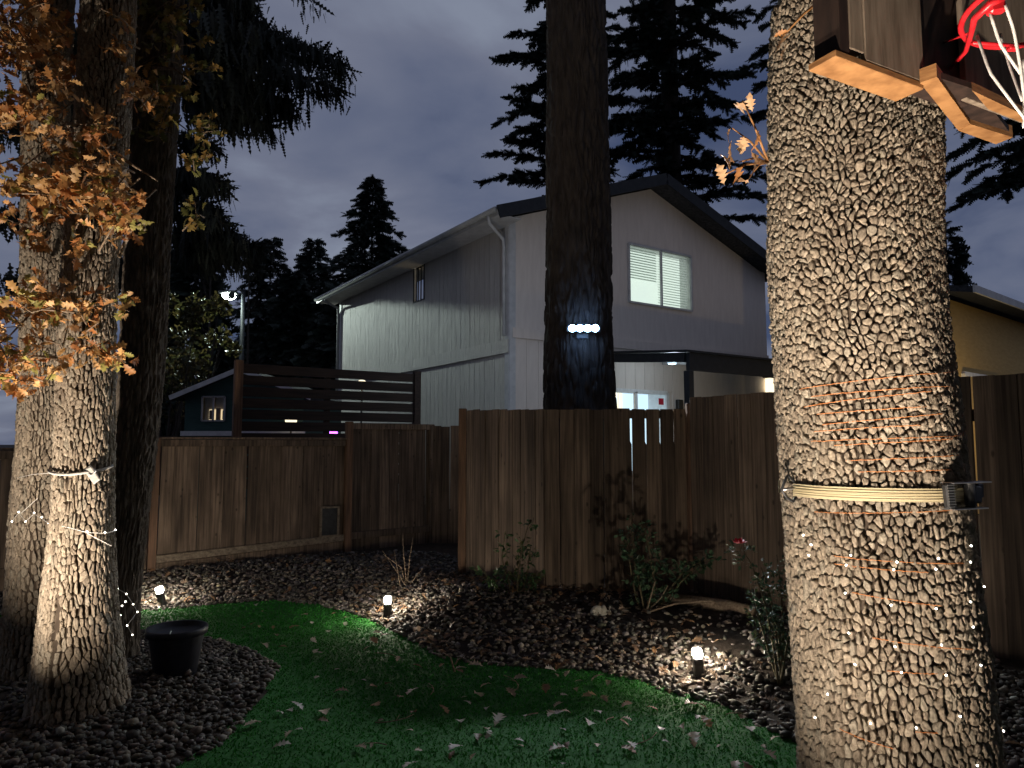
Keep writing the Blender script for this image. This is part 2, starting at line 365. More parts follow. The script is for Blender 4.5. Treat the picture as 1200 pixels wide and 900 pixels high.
# back bed along the fences
n = 42000; x = R.uniform(-5.5,3.2,n); y = R.uniform(3.0,9.6,n)
dist = y-y_edge(x)
ok = (dist > -.03+.05*np.sin(x*4)) & (dist < 3.4) & (np.abs(x) < .75*y) & (R.rand(n) < np.where(dist < 1.6, .95, .4)) & ~((x > .3)&(x < 1.75)&(dist > 1.1)&(R.rand(n) < .75))
x, y = x[ok], y[ok]
pebbles('gravel', x, y, 'pebble and bark bed running along the wooden fences', .011, .024, .12)

# oak leaves
def oak_leaf(seed):
    q = np.random.RandomState(seed)
    st = np.array([0,.10,.2,.3,.40,.5,.6,.7,.8,.9,1.0]); wd = np.array([.012,.03,.17,.08,.27,.12,.33,.14,.24,.10,.02])*q.uniform(.85,1.15,11)
    V = []; cu = q.uniform(.1,.45); cr = q.uniform(.2,.8)
    for i, (s, w) in enumerate(zip(st, wd)):
        for sd in (-1,0,1):
            xx = s+(.05 if i in (2,4,6,8) and sd else 0); yy = sd*w*(1+.12*q.normal())
            V.append((xx, yy, cu*s*(1-s)*1.2*(1) - .25*cu*s*s + cr*abs(yy)*.6+.02*q.normal()))
    Fs = []
    for i in range(10):
        for k in (0,1): Fs.append((i*3+k, i*3+k+1, i*3+k+4)); Fs.append((i*3+k, i*3+k+4, i*3+k+3))
    V = np.array(V); V[:,0] -= .5; return V, np.array(Fs)
OAK = [oak_leaf(s) for s in range(5)]
def leaf_cols(n, pal):
    pal = np.array(pal); return pal[R.randint(len(pal), size=n)]*R.uniform(.65,1.3,(n,1))
DRY = [(.20,.12,.07),(.27,.17,.10),(.15,.09,.055),(.33,.24,.17),(.24,.13,.06)]
FALL = [(.54,.28,.11),(.46,.205,.065),(.64,.38,.17),(.36,.14,.045),(.50,.28,.10),(.58,.35,.15),(.33,.29,.08)]
def leafcloud(name, parent, P, D, size, pal, mtl='leaf', flat=None):
    n = len(P); Vs=[]; Fs=[]; Cs=[]; off=0; C = leaf_cols(n, pal)
    for k in range(5):
        s = slice(k, None, 5); m = len(P[s])
        if m == 0: continue
        bV, bF = OAK[k]; Mx = (randrot(m, flat) if flat is not None else frame_from(D[s], R.uniform(0,6.28,m)))*size[s][:,None,None]
        v, f = inst(bV, bF, Mx, P[s]); Vs.append(v); Fs.append(f+off); off += len(v); Cs.append(np.repeat(C[s], len(bV), 0))
    return link(name, mesh_np(name, np.concatenate(Vs), np.concatenate(Fs), np.concatenate(Cs)), M[mtl], parent)
# litter in the bed (uncountable)
n = 3600; x = R.uniform(-5,2.6,n); y = R.uniform(3.6,9.2,n); dist = y-y_edge(x)
ok = (dist > .0) & (dist < 2.2) & (R.rand(n) < np.where((x>-1.6)&(x<1.2), .9, .35)); x, y = x[ok], y[ok]; n = len(x)
P = np.stack([x,y,ground_h(x,y)+R.uniform(.02,.05,n)],-1)
tag(leafcloud('leaf_litter', None, P, None, R.uniform(.05,.10,n), DRY, flat=.45), 'scattered dry brown leaf litter among the bed pebbles', 'leaf litter', kind='stuff')

# single fallen leaves on the turf
LM = []
for k in range(5):
    for j in range(3):
        bV, bF = OAK[k]; cc = np.repeat(leaf_cols(1, [DRY[(k+j*2)%5] if j == 2 else ((.52,.46,.42) if j == 0 else (.40,.31,.24))]), len(bV), 0)
        me = mesh_np('fallen_leaf', bV, bF, cc); me.materials.append(M['leaf']); LM.append(me)
spots = []
for (px, py) in [(215,660),(300,712),(345,738),(420,742),(430,765),(455,805),(470,820),(480,860),(490,885),(435,878),(508,770),(540,775),(598,817),(640,813),(700,800),(714,806),(728,792),(745,800),(760,808),(690,822),(700,842),(735,850),(785,815),(820,832),(842,828),(800,858),(780,875),(740,880),(655,885),(570,836),(560,820),(615,845),(584,850),(660,862),(690,855),(675,815),(610,800),(645,790),(665,795),(842,880),(895,880),(870,845),(850,815),(880,860),(910,870),(505,750),(480,735),(450,750),(385,745),(370,770),(395,790),(400,815),(440,830),(560,870),(610,880),(530,890),(380,840),(350,860),(330,880),(520,835),(655,842),(700,880)]:
    p = gp(px, py); spots.append((p[0], p[1]))
for _ in range(190):
    xx = R.uniform(-2.6,1.7); yy = 3.4+3.8*R.rand(); 
    if yy < y_edge(xx)-.05 and xx > x_bed(yy)+.08 and xx < yy*.36+.1: spots.append((xx+R.normal(0,.03), yy))
for i, (xx, yy) in enumerate(spots):
    s = R.uniform(.06,.12)
    if R.rand() < .3: s *= .6
    o = link('fallen_leaf', LM[R.randint(len(LM))], None, None, (xx, yy, float(ground_h(xx,yy))+.022+.06*s), (R.normal(0,.22), R.normal(0,.22), R.uniform(0,6.28)), (s,s,s))
    tag(o, 'dry curled oak leaf fallen on the green turf', 'leaf', 'fallen oak leaves on the lawn')
for i in range(16):                                     # fallen twigs
    p = gp(R.uniform(430,880), R.uniform(735,880)); a = R.uniform(0,6.28); l = R.uniform(.05,.14)
    q = [np.array([p[0]+math.cos(a+.3*t)*l*t, p[1]+math.sin(a+.3*t)*l*t, float(ground_h(p[0],p[1]))+.028+.008*t]) for t in np.linspace(-1,1,5)]
    b = MB(); b.tube(q, [.003,.003,.0028,.0022,.0015], 5); b.tube([q[2], q[2]+np.array([math.cos(a+1)*l*.5, math.sin(a+1)*l*.5, .012])], [.0022,.0012], 5)
    tag(b.build('fallen_twig', M['twig']), 'short thin bare twig fallen on the green turf', 'twig', 'fallen twigs on the lawn')

# ------------------------------------------------------------------ fences
def unit_board(w, t, notch=0.0):
    bm = bmesh.new(); bmesh.ops.create_cube(bm, size=1)
    for v in bm.verts: v.co = Vector((v.co.x*w, v.co.y*t, v.co.z+.5))
    bmesh.ops.bevel(bm, geom=[e for e in bm.edges if abs(e.verts[0].co.z-e.verts[1].co.z) > .5], offset=.003, segments=1, affect='EDGES')
    if notch:
        bmesh.ops.bisect_plane(bm, geom=bm.verts[:]+bm.edges[:]+bm.faces[:], plane_co=(0,0,.815), plane_no=(0,0,1))
        bmesh.ops.bisect_plane(bm, geom=bm.verts[:]+bm.edges[:]+bm.faces[:], plane_co=(0,0,.83), plane_no=(0,0,1))
        for v in bm.verts:
            if v.co.z > .825 and v.co.x > 0: v.co.x -= notch
    me = bpy.data.meshes.new('board'); bm.to_mesh(me); bm.free(); return me
BOARD = [unit_board(.1385,.018), unit_board(.137,.019), unit_board(.1392,.017)]
NOTCH = unit_board(.139,.018,.014)
for m_ in BOARD+[NOTCH]: m_.materials.append(M['wood'])
def fence_run(root, P0, P1, zt, zb, bw=.14, notch=None, jit=.004, sag=0.0):
    P0 = np.asarray(P0,float); P1 = np.asarray(P1,float); d = P1-P0; Ln = np.linalg.norm(d); d /= Ln; n = int(round(Ln/bw)); bw = Ln/n
    ang = math.atan2(d[1], d[0])
    for i in range(n):
        p = P0+d*(i+.5)*bw; f = (i+.5)/n; top = (zt[0]*(1-f)+zt[1]*f)+R.normal(0,jit); bot = zb[0]*(1-f)+zb[1]*f
        me = NOTCH if notch and notch[0] <= f <= notch[1] else BOARD[R.randint(3)]
        link('board', me, None, root, (p[0]+R.normal(0,.002), p[1]+R.normal(0,.003), bot-.1), (R.normal(0,.003), R.normal(0,.0025), ang+R.normal(0,.012)), (bw/.14, 1, top-bot+.1))
    return d
def facing(d):   # horizontal unit vector across d, towards the viewer
    n = np.array([d[1], -d[0]]); return n
def v3(p, z): return np.array([p[0], p[1], z])
A1 = np.array([-4.22,8.42]); bdir = np.array([.828,.560]); adir = np.array([-.560,.828])
# left fence: run behind the oaks, lower panel with the small hatch, higher panel in the corner
fl = thing('wooden_fence', (A1[0],A1[1],0), 'brown board fence at left with kickboard and small hatch', 'fence')
nL = np.array([bdir[1], -bdir[0]])       # towards viewer
A2 = A1+bdir*2.38; A3 = A2+bdir*1.33; A0 = A1-bdir*3.2
zt1 = 1.70; zt2 = 1.93
fence_run(fl, A1+bdir*.06, A2-bdir*.05, (zt1-.01,zt1-.01), (.16,.26))
fence_run(fl, A2+bdir*.05, A3, (zt2-.02,zt2-.02), (.28,.30))
fence_run(fl, A0, A1-bdir*.05, (1.60,1.60), (.10,.12))
P4 = A3-bdir*.06+nL*.03; P5 = P4+np.array([1.5,-.08])
fence_run(fl, P4, P5, (1.90,1.92), (.28,.30))
one('post', M['wood'], fl, 'box', v3(P4+np.array([0,.02]),.96), (.09,.09,1.9), v3(bdir,0), v3(nL,0), bev=.005)
def rail(name, a, b, z0, z1, h, t, off, m):
    q = MB(); q.bar(v3(a+nL*off, z0), v3(b+nL*off, z1), t, h, bev=.004); return q.build(name, M[m], fl)
rail('top_rail', A1+bdir*.05, A2-bdir*.05, zt1-.045, zt1-.045, .08, .035, .03, 'wood')
rail('cap_rail', A1-bdir*.02, A2-bdir*.02, zt1+.015, zt1+.015, .03, .12, .0, 'wood')
rail('bottom_rail', A1+bdir*.05, A2-bdir*.05, .30, .385, .085, .035, .03, 'pale_wood')
rail('kickboard', A1+bdir*.05, A2-bdir*.05, .13, .22, .24, .02, .022, 'wood')
rail('top_rail', A2+bdir*.05, A3-bdir*.02, zt2-.04, zt2-.04, .08, .035, .03, 'wood')
rail('bottom_rail', A2+bdir*.05, A3-bdir*.02, .40, .42, .09, .035, .03, 'wood')
rail('bottom_rail', A0, A1-bdir*.07, .28, .30, .09, .035, .03, 'wood')
rail('top_rail', A0, A1-bdir*.07, 1.53, 1.53, .09, .035, .03, 'wood')
for p, zz in ((A1, 1.72), (A2, 1.95), (A0, 1.66)):
    one('post', M['post'], fl, 'box', v3(p+nL*.03, zz/2), (.09,.09,zz), v3(bdir,0), v3(nL,0), bev=.005)
# hatch
hc = A1+bdir*(2.13); q = MB()
for s in (-1,1):
    q.bar(v3(hc+bdir*.12*s+nL*.035,.42), v3(hc+bdir*.12*s+nL*.035,.80), .025,.03, up=v3(nL,0))
for z in (.42,.80): q.bar(v3(hc-bdir*.132+nL*.035,z), v3(hc+bdir*.132+nL*.035,z), .025,.03, up=v3(nL,0))
hf = q.build('hatch_frame', M['pale_wood'], fl)
one('hatch_flap', M['metal_black'], hf, 'box', v3(hc+nL*.022,.61), (.225,.012,.36), v3(bdir,0), v3(nL,0), bev=.003)

# front fence: return, main panel with slits
fm = thing('wooden_fence', (.32,7.06,.15), 'tall brown board fence panel jutting out before the big trunk', 'fence')
C1 = np.array([-.515,8.12]); C2 = np.array([.318,7.06]); C3 = np.array([1.79,7.20])
fence_run(fm, C1, C2, (2.03,1.99), (.24,.14), bw=.128)
d2 = fence_run(fm, C2+np.array([.012,0]), C3, (1.985,2.0), (.14,.16), bw=.143, notch=(.5,1.0))
one('post', M['post'], fm, 'box', v3(C1+np.array([-.05,.03]),1.02), (.09,.09,2.06), bev=.005)
one('post', M['post'], fm, 'box', v3(C2+np.array([.05,.09]),.98), (.09,.09,1.92), bev=.005)
nB = np.array([-d2[1], d2[0]])
for z in (.5,1.945):
    q = MB(); q.bar(v3(C2+nB*.032,z), v3(C3+nB*.032,z), .04,.085); q.build('rail', M['wood'], fm)
dd = (C2-C1)/np.linalg.norm(C2-C1); nB1 = np.array([-dd[1],dd[0]]); nB1 = nB1 if nB1[1] > 0 else -nB1
for z in (.5,1.9):
    q = MB(); q.bar(v3(C1+nB1*.032,z), v3(C2+nB1*.032,z), .04,.085); q.build('rail', M['wood'], fm)
# right fence
fr = thing('wooden_fence', (1.76,7.0,.15), 'dark board fence running from the slit panel behind the near oak', 'fence')
D1 = np.array([1.765,7.02]); D2 = D1+np.array([.596,-.803])*4.6
fence_run(fr, D1, D2, (2.10,2.13), (.16,.10), bw=.138, jit=.006)
one('post', M['post'], fr, 'box', v3(D1+np.array([.03,.10]),1.03), (.09,.09,2.04), bev=.005)
nR = np.array([.803,.596])
for z in (.5,1.85):
    q = MB(); q.bar(v3(D1+nR*.035,z), v3(D2+nR*.035,z), .04,.085); q.build('rail', M['wood'], fr)
# edging log at the foot of the right fence
pts = [at(778,690,6.75), at(820,698,6.55), at(860,707,6.35), at(893,716,6.15)]
pts = [np.array([p[0]-.10,p[1]-.12,float(ground_h(p[0],p[1]))+.045]) for p in pts]
q = MB(); q.tube(pts,[.035,.05,.055,.045],10); tag(q.build('edging_log', M['twig']), 'long grey edging log lying at the foot of the right fence', 'log')

# slatted privacy screen beyond the left fence
sc0 = np.array([(278-600)/F*10.5, 10.5])
def tb_at(px): # distance along bdir from sc0 to picture column px
    k = (px-600)/F; return (k*sc0[1]-sc0[0])/(bdir[0]-k*bdir[1])
SL = tb_at(488); zt = 2.86
sr = thing('privacy_screen', (sc0[0],sc0[1],0), 'dark horizontal slat privacy screen behind the left fence', 'screen')
for px in (278,488): 
    p = sc0+bdir*tb_at(px); one('post', M['post' if px == 278 else 'screen_wood'], sr, 'box', v3(p, (zt+.03)/2), (.12,.10,zt+.03), v3(bdir,0), v3(nL,0), bev=.005)
p = sc0+bdir*tb_at(384); one('post', M['screen_wood'], sr, 'box', v3(p-nL*.05, zt/2-.03), (.09,.06,zt-.06), v3(bdir,0), v3(nL,0), bev=.005)
for i in range(11):
    z = zt-.09-i*.172; q = MB(); q.box((0,0,0), (SL-.13,.02,.143), bev=.003); o = q.build('slat', M['screen_wood'], sr)
    c0 = sc0+bdir*SL/2; o.location = (c0[0], c0[1], z); o.rotation_euler = (0, R.normal(0,.002), math.atan2(bdir[1],bdir[0]))

# ------------------------------------------------------------------ the two-storey house
HC = np.array([-.05,14.0,0]); a3 = np.array([-.560,.8285,0]); b3 = np.array([.8285,.560,0]); UP = np.array([0,0,1.0])
WEAVE = 6.20; PK = 4.0; FW = 8.2; PEAK = 7.62; LA = 9.44
hs = thing('house', (HC[0],HC[1],0), 'pale grey two-storey house with low gable roof and lit upstairs blinds', 'house')
def hp(s, t, z, out=0):   # s along the facade, t along the left wall (depth)
    return HC+b3*s+a3*t+UP*z
def quadmesh(name, quads, m, parent):
    q = MB()
    for Q in quads: q.add(Q, [tuple(range(len(Q)))])
    return q.build(name, M[m], parent)
def facade_st(px, py):
    p = onplane(px, py, HC, a3); return float(np.dot(p-HC, b3)), float(p[2])
def left_st(px, py):
    p = onplane(px, py, HC, b3); return float(np.dot(p-HC, a3)), float(p[2])
def gable(s): return WEAVE+(PEAK-WEAVE)*(1-abs(s-PK)/PK) if s <= 2*PK else WEAVE
# window openings
w1 = [facade_st(736,289), facade_st(810,363)]; s0, s1 = w1[0][0], w1[1][0]
zb1 = (facade_st(736,355.5)[1]+facade_st(810,363)[1])/2; zt1_ = (facade_st(736,289)[1]+facade_st(810,298)[1])/2
H_UP = (s0, s1, zb1, zt1_)
l0, lz0 = left_st(497.5,308); l1, lz1 = left_st(485,355)
H_L = (l0, l1, lz1, lz0)
g0 = facade_st(700,458); g1 = facade_st(781,458)
H_LOW = (g0[0], g1[0], 1.0, facade_st(750,459)[1])
def wall_holes(name, fn, width, brk, topf, holes, zbase, m):
    xs = sorted(set([0, width]+brk+[h for H in holes for h in H[:2]])); Q = []
    for xa, xb in zip(xs[:-1], xs[1:]):
        segs = [(zbase, None)]; cut = sorted([H for H in holes if H[0] <= xa+1e-6 and H[1] >= xb-1e-6], key=lambda H: H[2]); z = zbase
        for H in cut:
            Q.append([fn(xa,z), fn(xb,z), fn(xb,H[2]), fn(xa,H[2])]); z = H[3]
        Q.append([fn(xa,z), fn(xb,z), fn(xb,topf(xb)), fn(xa,topf(xa))])
    return quadmesh(name, Q, m, hs)
fw = wall_holes('facade_wall', lambda s, z: hp(s,0,z), FW, [PK, 2*PK], gable, [H_UP, H_LOW], .1, 'facade')
lw = wall_holes('side_wall', lambda t, z: hp(0,t,z), LA, [], lambda t: WEAVE, [H_L], .1, 'siding')
quadmesh('rear_wall', [[hp(0,LA,.1), hp(FW,LA,.1), hp(FW,LA,WEAVE), hp(PK,LA,PEAK), hp(0,LA,WEAVE)]], 'facade', hs)
quadmesh('far_wall', [[hp(FW,0,.1), hp(FW,LA,.1), hp(FW,LA,WEAVE), hp(FW,0,WEAVE)]], 'facade', hs)
# vertical siding boards on the side wall (upper and lower storeys)
def sided(parent, fn, u0, u1, z0, z1, w, holes, ex_, outv, m):
    n = int(round((u1-u0)/w)); w = (u1-u0)/n
    for i in range(n):
        ua, ub = u0+i*w+.004, u0+(i+1)*w-.004; parts = [(z0, z1)]
        for H in holes:
            if ub > H[0]-.02 and ua < H[1]+.02:
                parts = [(z0, min(z1, H[2]-.02)), (max(z0, H[3]+.02), z1)]
        for (za, zb_) in parts:
            if zb_-za < .05: continue
            c = fn((ua+ub)/2,(za+zb_)/2)+outv*(.007+R.uniform(0,.003)); q = MB(); q.box((0,0,0), (ub-ua,.014,zb_-za)); o = q.build('siding_board', M[m], parent)
            o.location = c; o.rotation_euler = (0, 0, math.atan2(ex_[1], ex_[0]))
sided(lw, lambda t,z: hp(0,t,z), .12, LA-.05, 3.73, WEAVE-.02, .20, [H_L], a3, -b3, 'siding')
sided(lw, lambda t,z: hp(0,t,z), .12, LA-.05, 1.0, 3.44, .20, [], a3, -b3, 'siding')
sided(fw, lambda s,z: hp(s,0,z), .10, 4.9, 1.2, 3.74, .30, [H_LOW], b3, -a3, 'facade')
q = MB(); q.bar(hp(-.03,-.03,3.585), hp(-.03,LA,3.585), .07,.27); q.build('belly_band', M['siding'], hs)
q = MB(); q.bar(hp(.05,-.025,3.86), hp(FW,-.025,3.86), .05,.20); q.build('belly_band', M['facade'], hs)
for (s, t, wx, wy) in ((.05,-.022,.14,.035), (-.022,.045,.035,.15), (-.022,LA-.06,.035,.14)):
    q = MB(); q.box(hp(s,t,3.15), (wx,wy,6.0), b3, a3); q.build('corner_trim', M['trim'], hs)
# roof
OV = .58; OE = .5; sl_ = (PEAK-WEAVE)/PK; TH = .16
def rz(s): return PEAK+.04-sl_*abs(s-PK)
rt0, rt1 = -OE, LA+OE; sL, sR = -OV, 2*PK+OV
Q = []
for (sa, sb) in ((sL,PK),(PK,sR)):
    A = [hp(sa,rt0,rz(sa)), hp(sb,rt0,rz(sb)), hp(sb,rt1,rz(sb)), hp(sa,rt1,rz(sa))]; B = [p+UP*TH for p in A]
    Q += [A[::-1], B] + [[A[i],A[(i+1)%4],B[(i+1)%4],B[i]] for i in range(4)]
roof = quadmesh('roof', Q, 'shingle', hs)
for k in range(14):                                   # shingle courses as thin overlapping strips
    for sg in (-1,1):
        s_a = PK+sg*(PK+OV)*(k/14); s_b = PK+sg*(PK+OV)*((k+1)/14)-sg*.0
        q = MB(); m_ = (hp((s_a+s_b)/2,(rt0+rt1)/2,(rz(s_a)+rz(s_b))/2+TH+.012)); sv = hp(s_b,0,rz(s_b))-hp(s_a,0,rz(s_a)); l_ = np.linalg.norm(sv); sv = sv/l_
        up_ = np.cross(sv, a3); up_ = up_ if up_[2] > 0 else -up_; tv = sv-up_*.03; tv /= np.linalg.norm(tv)
        q.box(m_, (l_+.03, rt1-rt0+.02, .014), tv, a3, up_); q.build('shingle_course', M['shingle'], roof)
q = MB(); q.bar(hp(sL-.015,rt0,rz(sL)+.07), hp(sL-.015,rt1,rz(sL)+.07), .03,.17); q.build('fascia', M['fascia'], hs)
q = MB(); q.tube([hp(sL-.07,rt0+.02,rz(sL)+.09), hp(sL-.07,rt1-.02,rz(sL)+.09)], .055, 8); q.build('gutter', M['fascia'], hs)
q = MB(); q.box(hp(sL/2-.02,(rt0+rt1)/2,rz(sL)+.005), (OV-.04, rt1-rt0-.06, .02), b3, a3); q.build('soffit', M['soffit'], hs)
for (sa, sb) in ((sL-.02,PK),(sR+.02,PK)):
    q = MB(); q.bar(hp(sa,rt0-.02,rz(sa)+.05), hp(sb,rt0-.02,rz(sb)+.05), .04,.25); q.build('rake_board', M['dark_trim'], hs)
q = MB(); q.tube([hp(sL-.05,-.2,rz(sL)+.04), hp(sL-.03,-.2,rz(sL)-.10), hp(-.12,.06,rz(sL)-.28), hp(-.07,.10,rz(sL)-.42), hp(-.07,.10,3.8)], .035, 8); q.build('downspout', M['trim'], hs)
q = MB(); q.tube([hp(sL-.05,LA-.1,rz(sL)), hp(-.12,LA-.05,rz(sL)-.2), hp(-.07,LA+.02,rz(sL)-.4), hp(-.07,LA+.02,1)], .04, 8); q.build('downspout', M['fascia'], hs)
# windows
def room(parent, fn, inv, H, m, depth=.35):
    u0,u1,z0,z1 = H; g = .0
    a_, b_, c_, d_ = fn(u0,z0), fn(u1,z0), fn(u1,z1), fn(u0,z1); A = [a_,b_,c_,d_]; B = [p+inv*depth for p in A]
    quadmesh('reveal', [[A[i],A[(i+1)%4],B[(i+1)%4],B[i]] for i in range(4)], 'white', parent)
    quadmesh('lit_room', [B], m, parent)
def wframe(parent, fn, inv, H, wbar, cols_, m='white', rows=(), dep=.05):
    u0,u1,z0,z1 = H; q = MB(); d = -inv*(dep*.4)
    for u in [u0,u1]+list(cols_): q.bar(fn(u,z0)+d, fn(u,z1)+d, wbar, dep, up=inv)
    for z in [z0,z1]+list(rows): q.bar(fn(u0,z)+d, fn(u1,z)+d, wbar, dep, up=inv)
    return q.build('window_frame', M[m], parent)
def pane(parent, fn, inv, H):
    u0,u1,z0,z1 = H; quadmesh('pane', [[fn(u0,z0)+inv*.03, fn(u1,z0)+inv*.03, fn(u1,z1)+inv*.03, fn(u0,z1)+inv*.03]], 'glass', parent)
def blinds(parent, fn, inv, uv, H, step, tilt):
    u0,u1,z0,z1 = H; z = z1-.03; q = MB()
    while z > z0+.02:
        tv = inv*math.cos(tilt)+UP*math.sin(tilt); q.box((fn(u0,z)+fn(u1,z))/2+inv*.11, (u1-u0, step*1.05, .003), uv, tv, np.cross(uv, tv)); z -= step
    o = q.build('blind', M['slat'], parent); me = o.data; at_ = me.color_attributes.new('Col','FLOAT_COLOR','POINT')
    at_.data.foreach_set('color', np.tile([.86,.9,.86,1], len(me.vertices)).astype(np.float32)); return o
ffn = lambda s,z: hp(s,0,z); lfn = lambda t,z: hp(0,t,z)
mid = (H_UP[0]+H_UP[1])/2+.0
wu = thing('window', hp(H_UP[0],0,H_UP[2]), 'x', 'x'); del wu['label']; del wu['category']; adopt(wu, hs); WL[wu.name] = Matrix.Translation(wu.location)
wf = wframe(wu, ffn, a3, H_UP, .045, [mid], 'trim'); room(wu, ffn, a3, H_UP, 'room')
pane(wu, ffn, a3, (H_UP[0],mid,H_UP[2],H_UP[3])); pane(wu, ffn, a3, (mid,H_UP[1],H_UP[2],H_UP[3]))
hgt_ = H_UP[3]-H_UP[2]
blinds(wu, ffn, a3, b3, (H_UP[0]+.03,mid-.03,H_UP[2]+hgt_*.40,H_UP[3]-.02), .062, .75)
blinds(wu, ffn, a3, b3, (mid+.03,H_UP[1]-.03,H_UP[2]+.02,H_UP[3]-.02), .062, .55)
wl = thing('window', hp(0,H_L[0],H_L[2]), 'x', 'x'); del wl['label']; del wl['category']; adopt(wl, hs); WL[wl.name] = Matrix.Translation(wl.location)
ml = H_L[0]+(H_L[1]-H_L[0])*.55
wframe(wl, lfn, b3, H_L, .035, [ml], 'dark_trim', dep=.02); room(wl, lfn, b3, H_L, 'room_warm', .05); pane(wl, lfn, b3, H_L)
wd = thing('window', hp(H_LOW[0],0,H_LOW[2]), 'x', 'x'); del wd['label']; del wd['category']; adopt(wd, hs); WL[wd.name] = Matrix.Translation(wd.location)
gm = facade_st(744,462)[0]; wframe(wd, ffn, a3, H_LOW, .09, [gm], 'white'); room(wd, ffn, a3, H_LOW, 'room_blue', .6); pane(wd, ffn, a3, H_LOW)
q = MB()
for i in range(9): q.box(hp(H_LOW[0]+.25+i*.09,.3,(H_LOW[2]+H_LOW[3])/2), (.06,.01,H_LOW[3]-H_LOW[2]-.05), b3, a3)
q.build('vertical_blind', M['room_cream'], wd)
sg0 = facade_st(772,467); sg1 = facade_st(779,474)
q = MB(); q.box(hp((sg0[0]+sg1[0])/2,.02,(sg0[1]+sg1[1])/2), (.16,.006,.15), b3, a3); q.build('sticker', M['rose'], wd)
sp0 = facade_st(794,475); q = MB(); q.box(hp(sp0[0],-.06,sp0[1]), (.16,.10,.26), b3, a3, bev=.01); q.build('meter_box', M['metal_black'], hs)
# patio cover
K = np.array([3.37,13.5,0]); kb = float(np.dot(K-HC,b3)); ka = float(np.dot(K-HC,a3))
pc = thing('patio_cover', (K[0],K[1],0), 'black flat patio cover with post against the house wall', 'patio cover')
zk = 3.39
q = MB(); q.bar(hp(kb,ka,zk-.17), hp(kb+5.2,ka,zk-.17), .09,.34); q.build('front_beam', M['dark_trim'], pc)
q = MB(); q.bar(hp(kb,ka+.05,zk-.09), hp(kb,-.03,zk+.12), .08,.18); q.build('side_beam', M['dark_trim'], pc)
q = MB(); q.add([hp(kb-.12,ka-.1,zk), hp(kb+5.3,ka-.1,zk), hp(kb+5.3,-.05,zk+.22), hp(kb-.12,-.05,zk+.22)]+[p+UP*.04 for p in [hp(kb-.12,ka-.1,zk), hp(kb+5.3,ka-.1,zk), hp(kb+5.3,-.05,zk+.22), hp(kb-.12,-.05,zk+.22)]], [(3,2,1,0),(4,5,6,7),(0,1,5,4),(1,2,6,5),(2,3,7,6),(3,0,4,7)]); q.build('roof_panel', M['dark_trim'], pc)
for i in range(1,6):
    q = MB(); q.bar(hp(kb+i*.85,ka+.05,zk-.06), hp(kb+i*.85,-.05,zk+.13), .045,.10); q.build('rafter', M['soffit'], pc)
one('post', M['dark_trim'], pc, 'box', hp(kb+.02,ka,(zk-.34)/2), (.14,.14,zk-.36), b3, a3, bev=.008)
def lamp(name, kind, loc, energy, color, parent, **kw):
    ld = bpy.data.lights.new(name, kind); ld.energy = energy; ld.color = color
    for k_, v_ in kw.items():
        if k_ != 'dirv': setattr(ld, k_, v_)
    o = bpy.data.objects.new(name, ld); col.objects.link(o); o.location = tuple(float(v) for v in loc)
    if 'dirv' in kw: o.rotation_euler = Vector([float(v) for v in kw['dirv']]).to_track_quat('-Z','Y').to_euler()
    adopt(o, parent); return o
# patio ceiling light
pl_ = hp(kb+.75,ka+1.1,zk-.02)
one('ceiling_light', M['room_blue'], pc, 'lathe', pl_+UP*-.06, [(.02,0),(.09,.01),(.10,.05),(.06,.07)])
lamp('ceiling_light_glow', 'POINT', pl_+UP*-.12, 26, (.72,.88,1.0), pc, shadow_soft_size=.08)
# porch lantern on the wall end
pw = facade_st(899,452); ln_ = thing('wall_lantern', hp(FW-.1,-.12,pw[1]), 'small lit wall lantern at the house wall beside the oak', 'lantern')
p0 = hp(FW-.1,-.12,pw[1]); q = MB(); q.box(p0, (.20,.14,.36), b3, a3, bev=.01); q.build('lantern_glass', M['warm_glow'], ln_)
q = MB(); q.box(p0+UP*.21, (.25,.2,.04), b3, a3); q.box(p0-UP*.2, (.22,.16,.03), b3, a3); q.bar(p0+UP*.1, p0+UP*.1+a3*.13, .04,.04); q.build('lantern_bracket', M['metal_black'], ln_)

# ------------------------------------------------------------------ neighbour houses
tn = thing('neighbour_house', (11,15,0), 'tan single-storey house with low roof at the right edge', 'house')
T0 = at(1118,345,14.5); T1 = at(1215,357,18.0); td = T1-T0; td[2] = 0; tl = np.linalg.norm(td); td /= tl; zE = T0[2]-.14; tn_n = np.array([td[1],-td[0],0])
B0 = np.array([T0[0],T0[1],0])-td*.5
q = MB(); q.box(B0+td*7+tn_n*-1.1+UP*zE/2, (14,2.2,zE), td, -tn_n); q.build('wall', M['tan'], tn)
for z in (zE*.42, zE*.72):
    pass
q = MB(); q.bar(B0+tn_n*.05+UP*1.95, B0+td*12+tn_n*.05+UP*1.95, .04,.14); q.build('belly_band', M['tan'], tn)
q = MB(); q.add([p for p in [B0-td*.3+tn_n*.6+UP*(zE-.02), B0+td*14+tn_n*.6+UP*(zE-.02), B0+td*14-tn_n*2.2+UP*(zE+.6), B0-td*.3-tn_n*2.2+UP*(zE+.6)]]+[p+UP*.12 for p in [B0-td*.3+tn_n*.6+UP*(zE-.02), B0+td*14+tn_n*.6+UP*(zE-.02), B0+td*14-tn_n*2.2+UP*(zE+.6), B0-td*.3-tn_n*2.2+UP*(zE+.6)]], [(3,2,1,0),(4,5,6,7),(0,1,5,4),(1,2,6,5),(2,3,7,6),(3,0,4,7)]); q.build('roof', M['shingle'], tn)
q = MB(); q.bar(B0-td*.3+tn_n*.62+UP*(zE+.05), B0+td*14+tn_n*.62+UP*(zE+.05), .04,.15); q.build('fascia', M['trim'], tn)
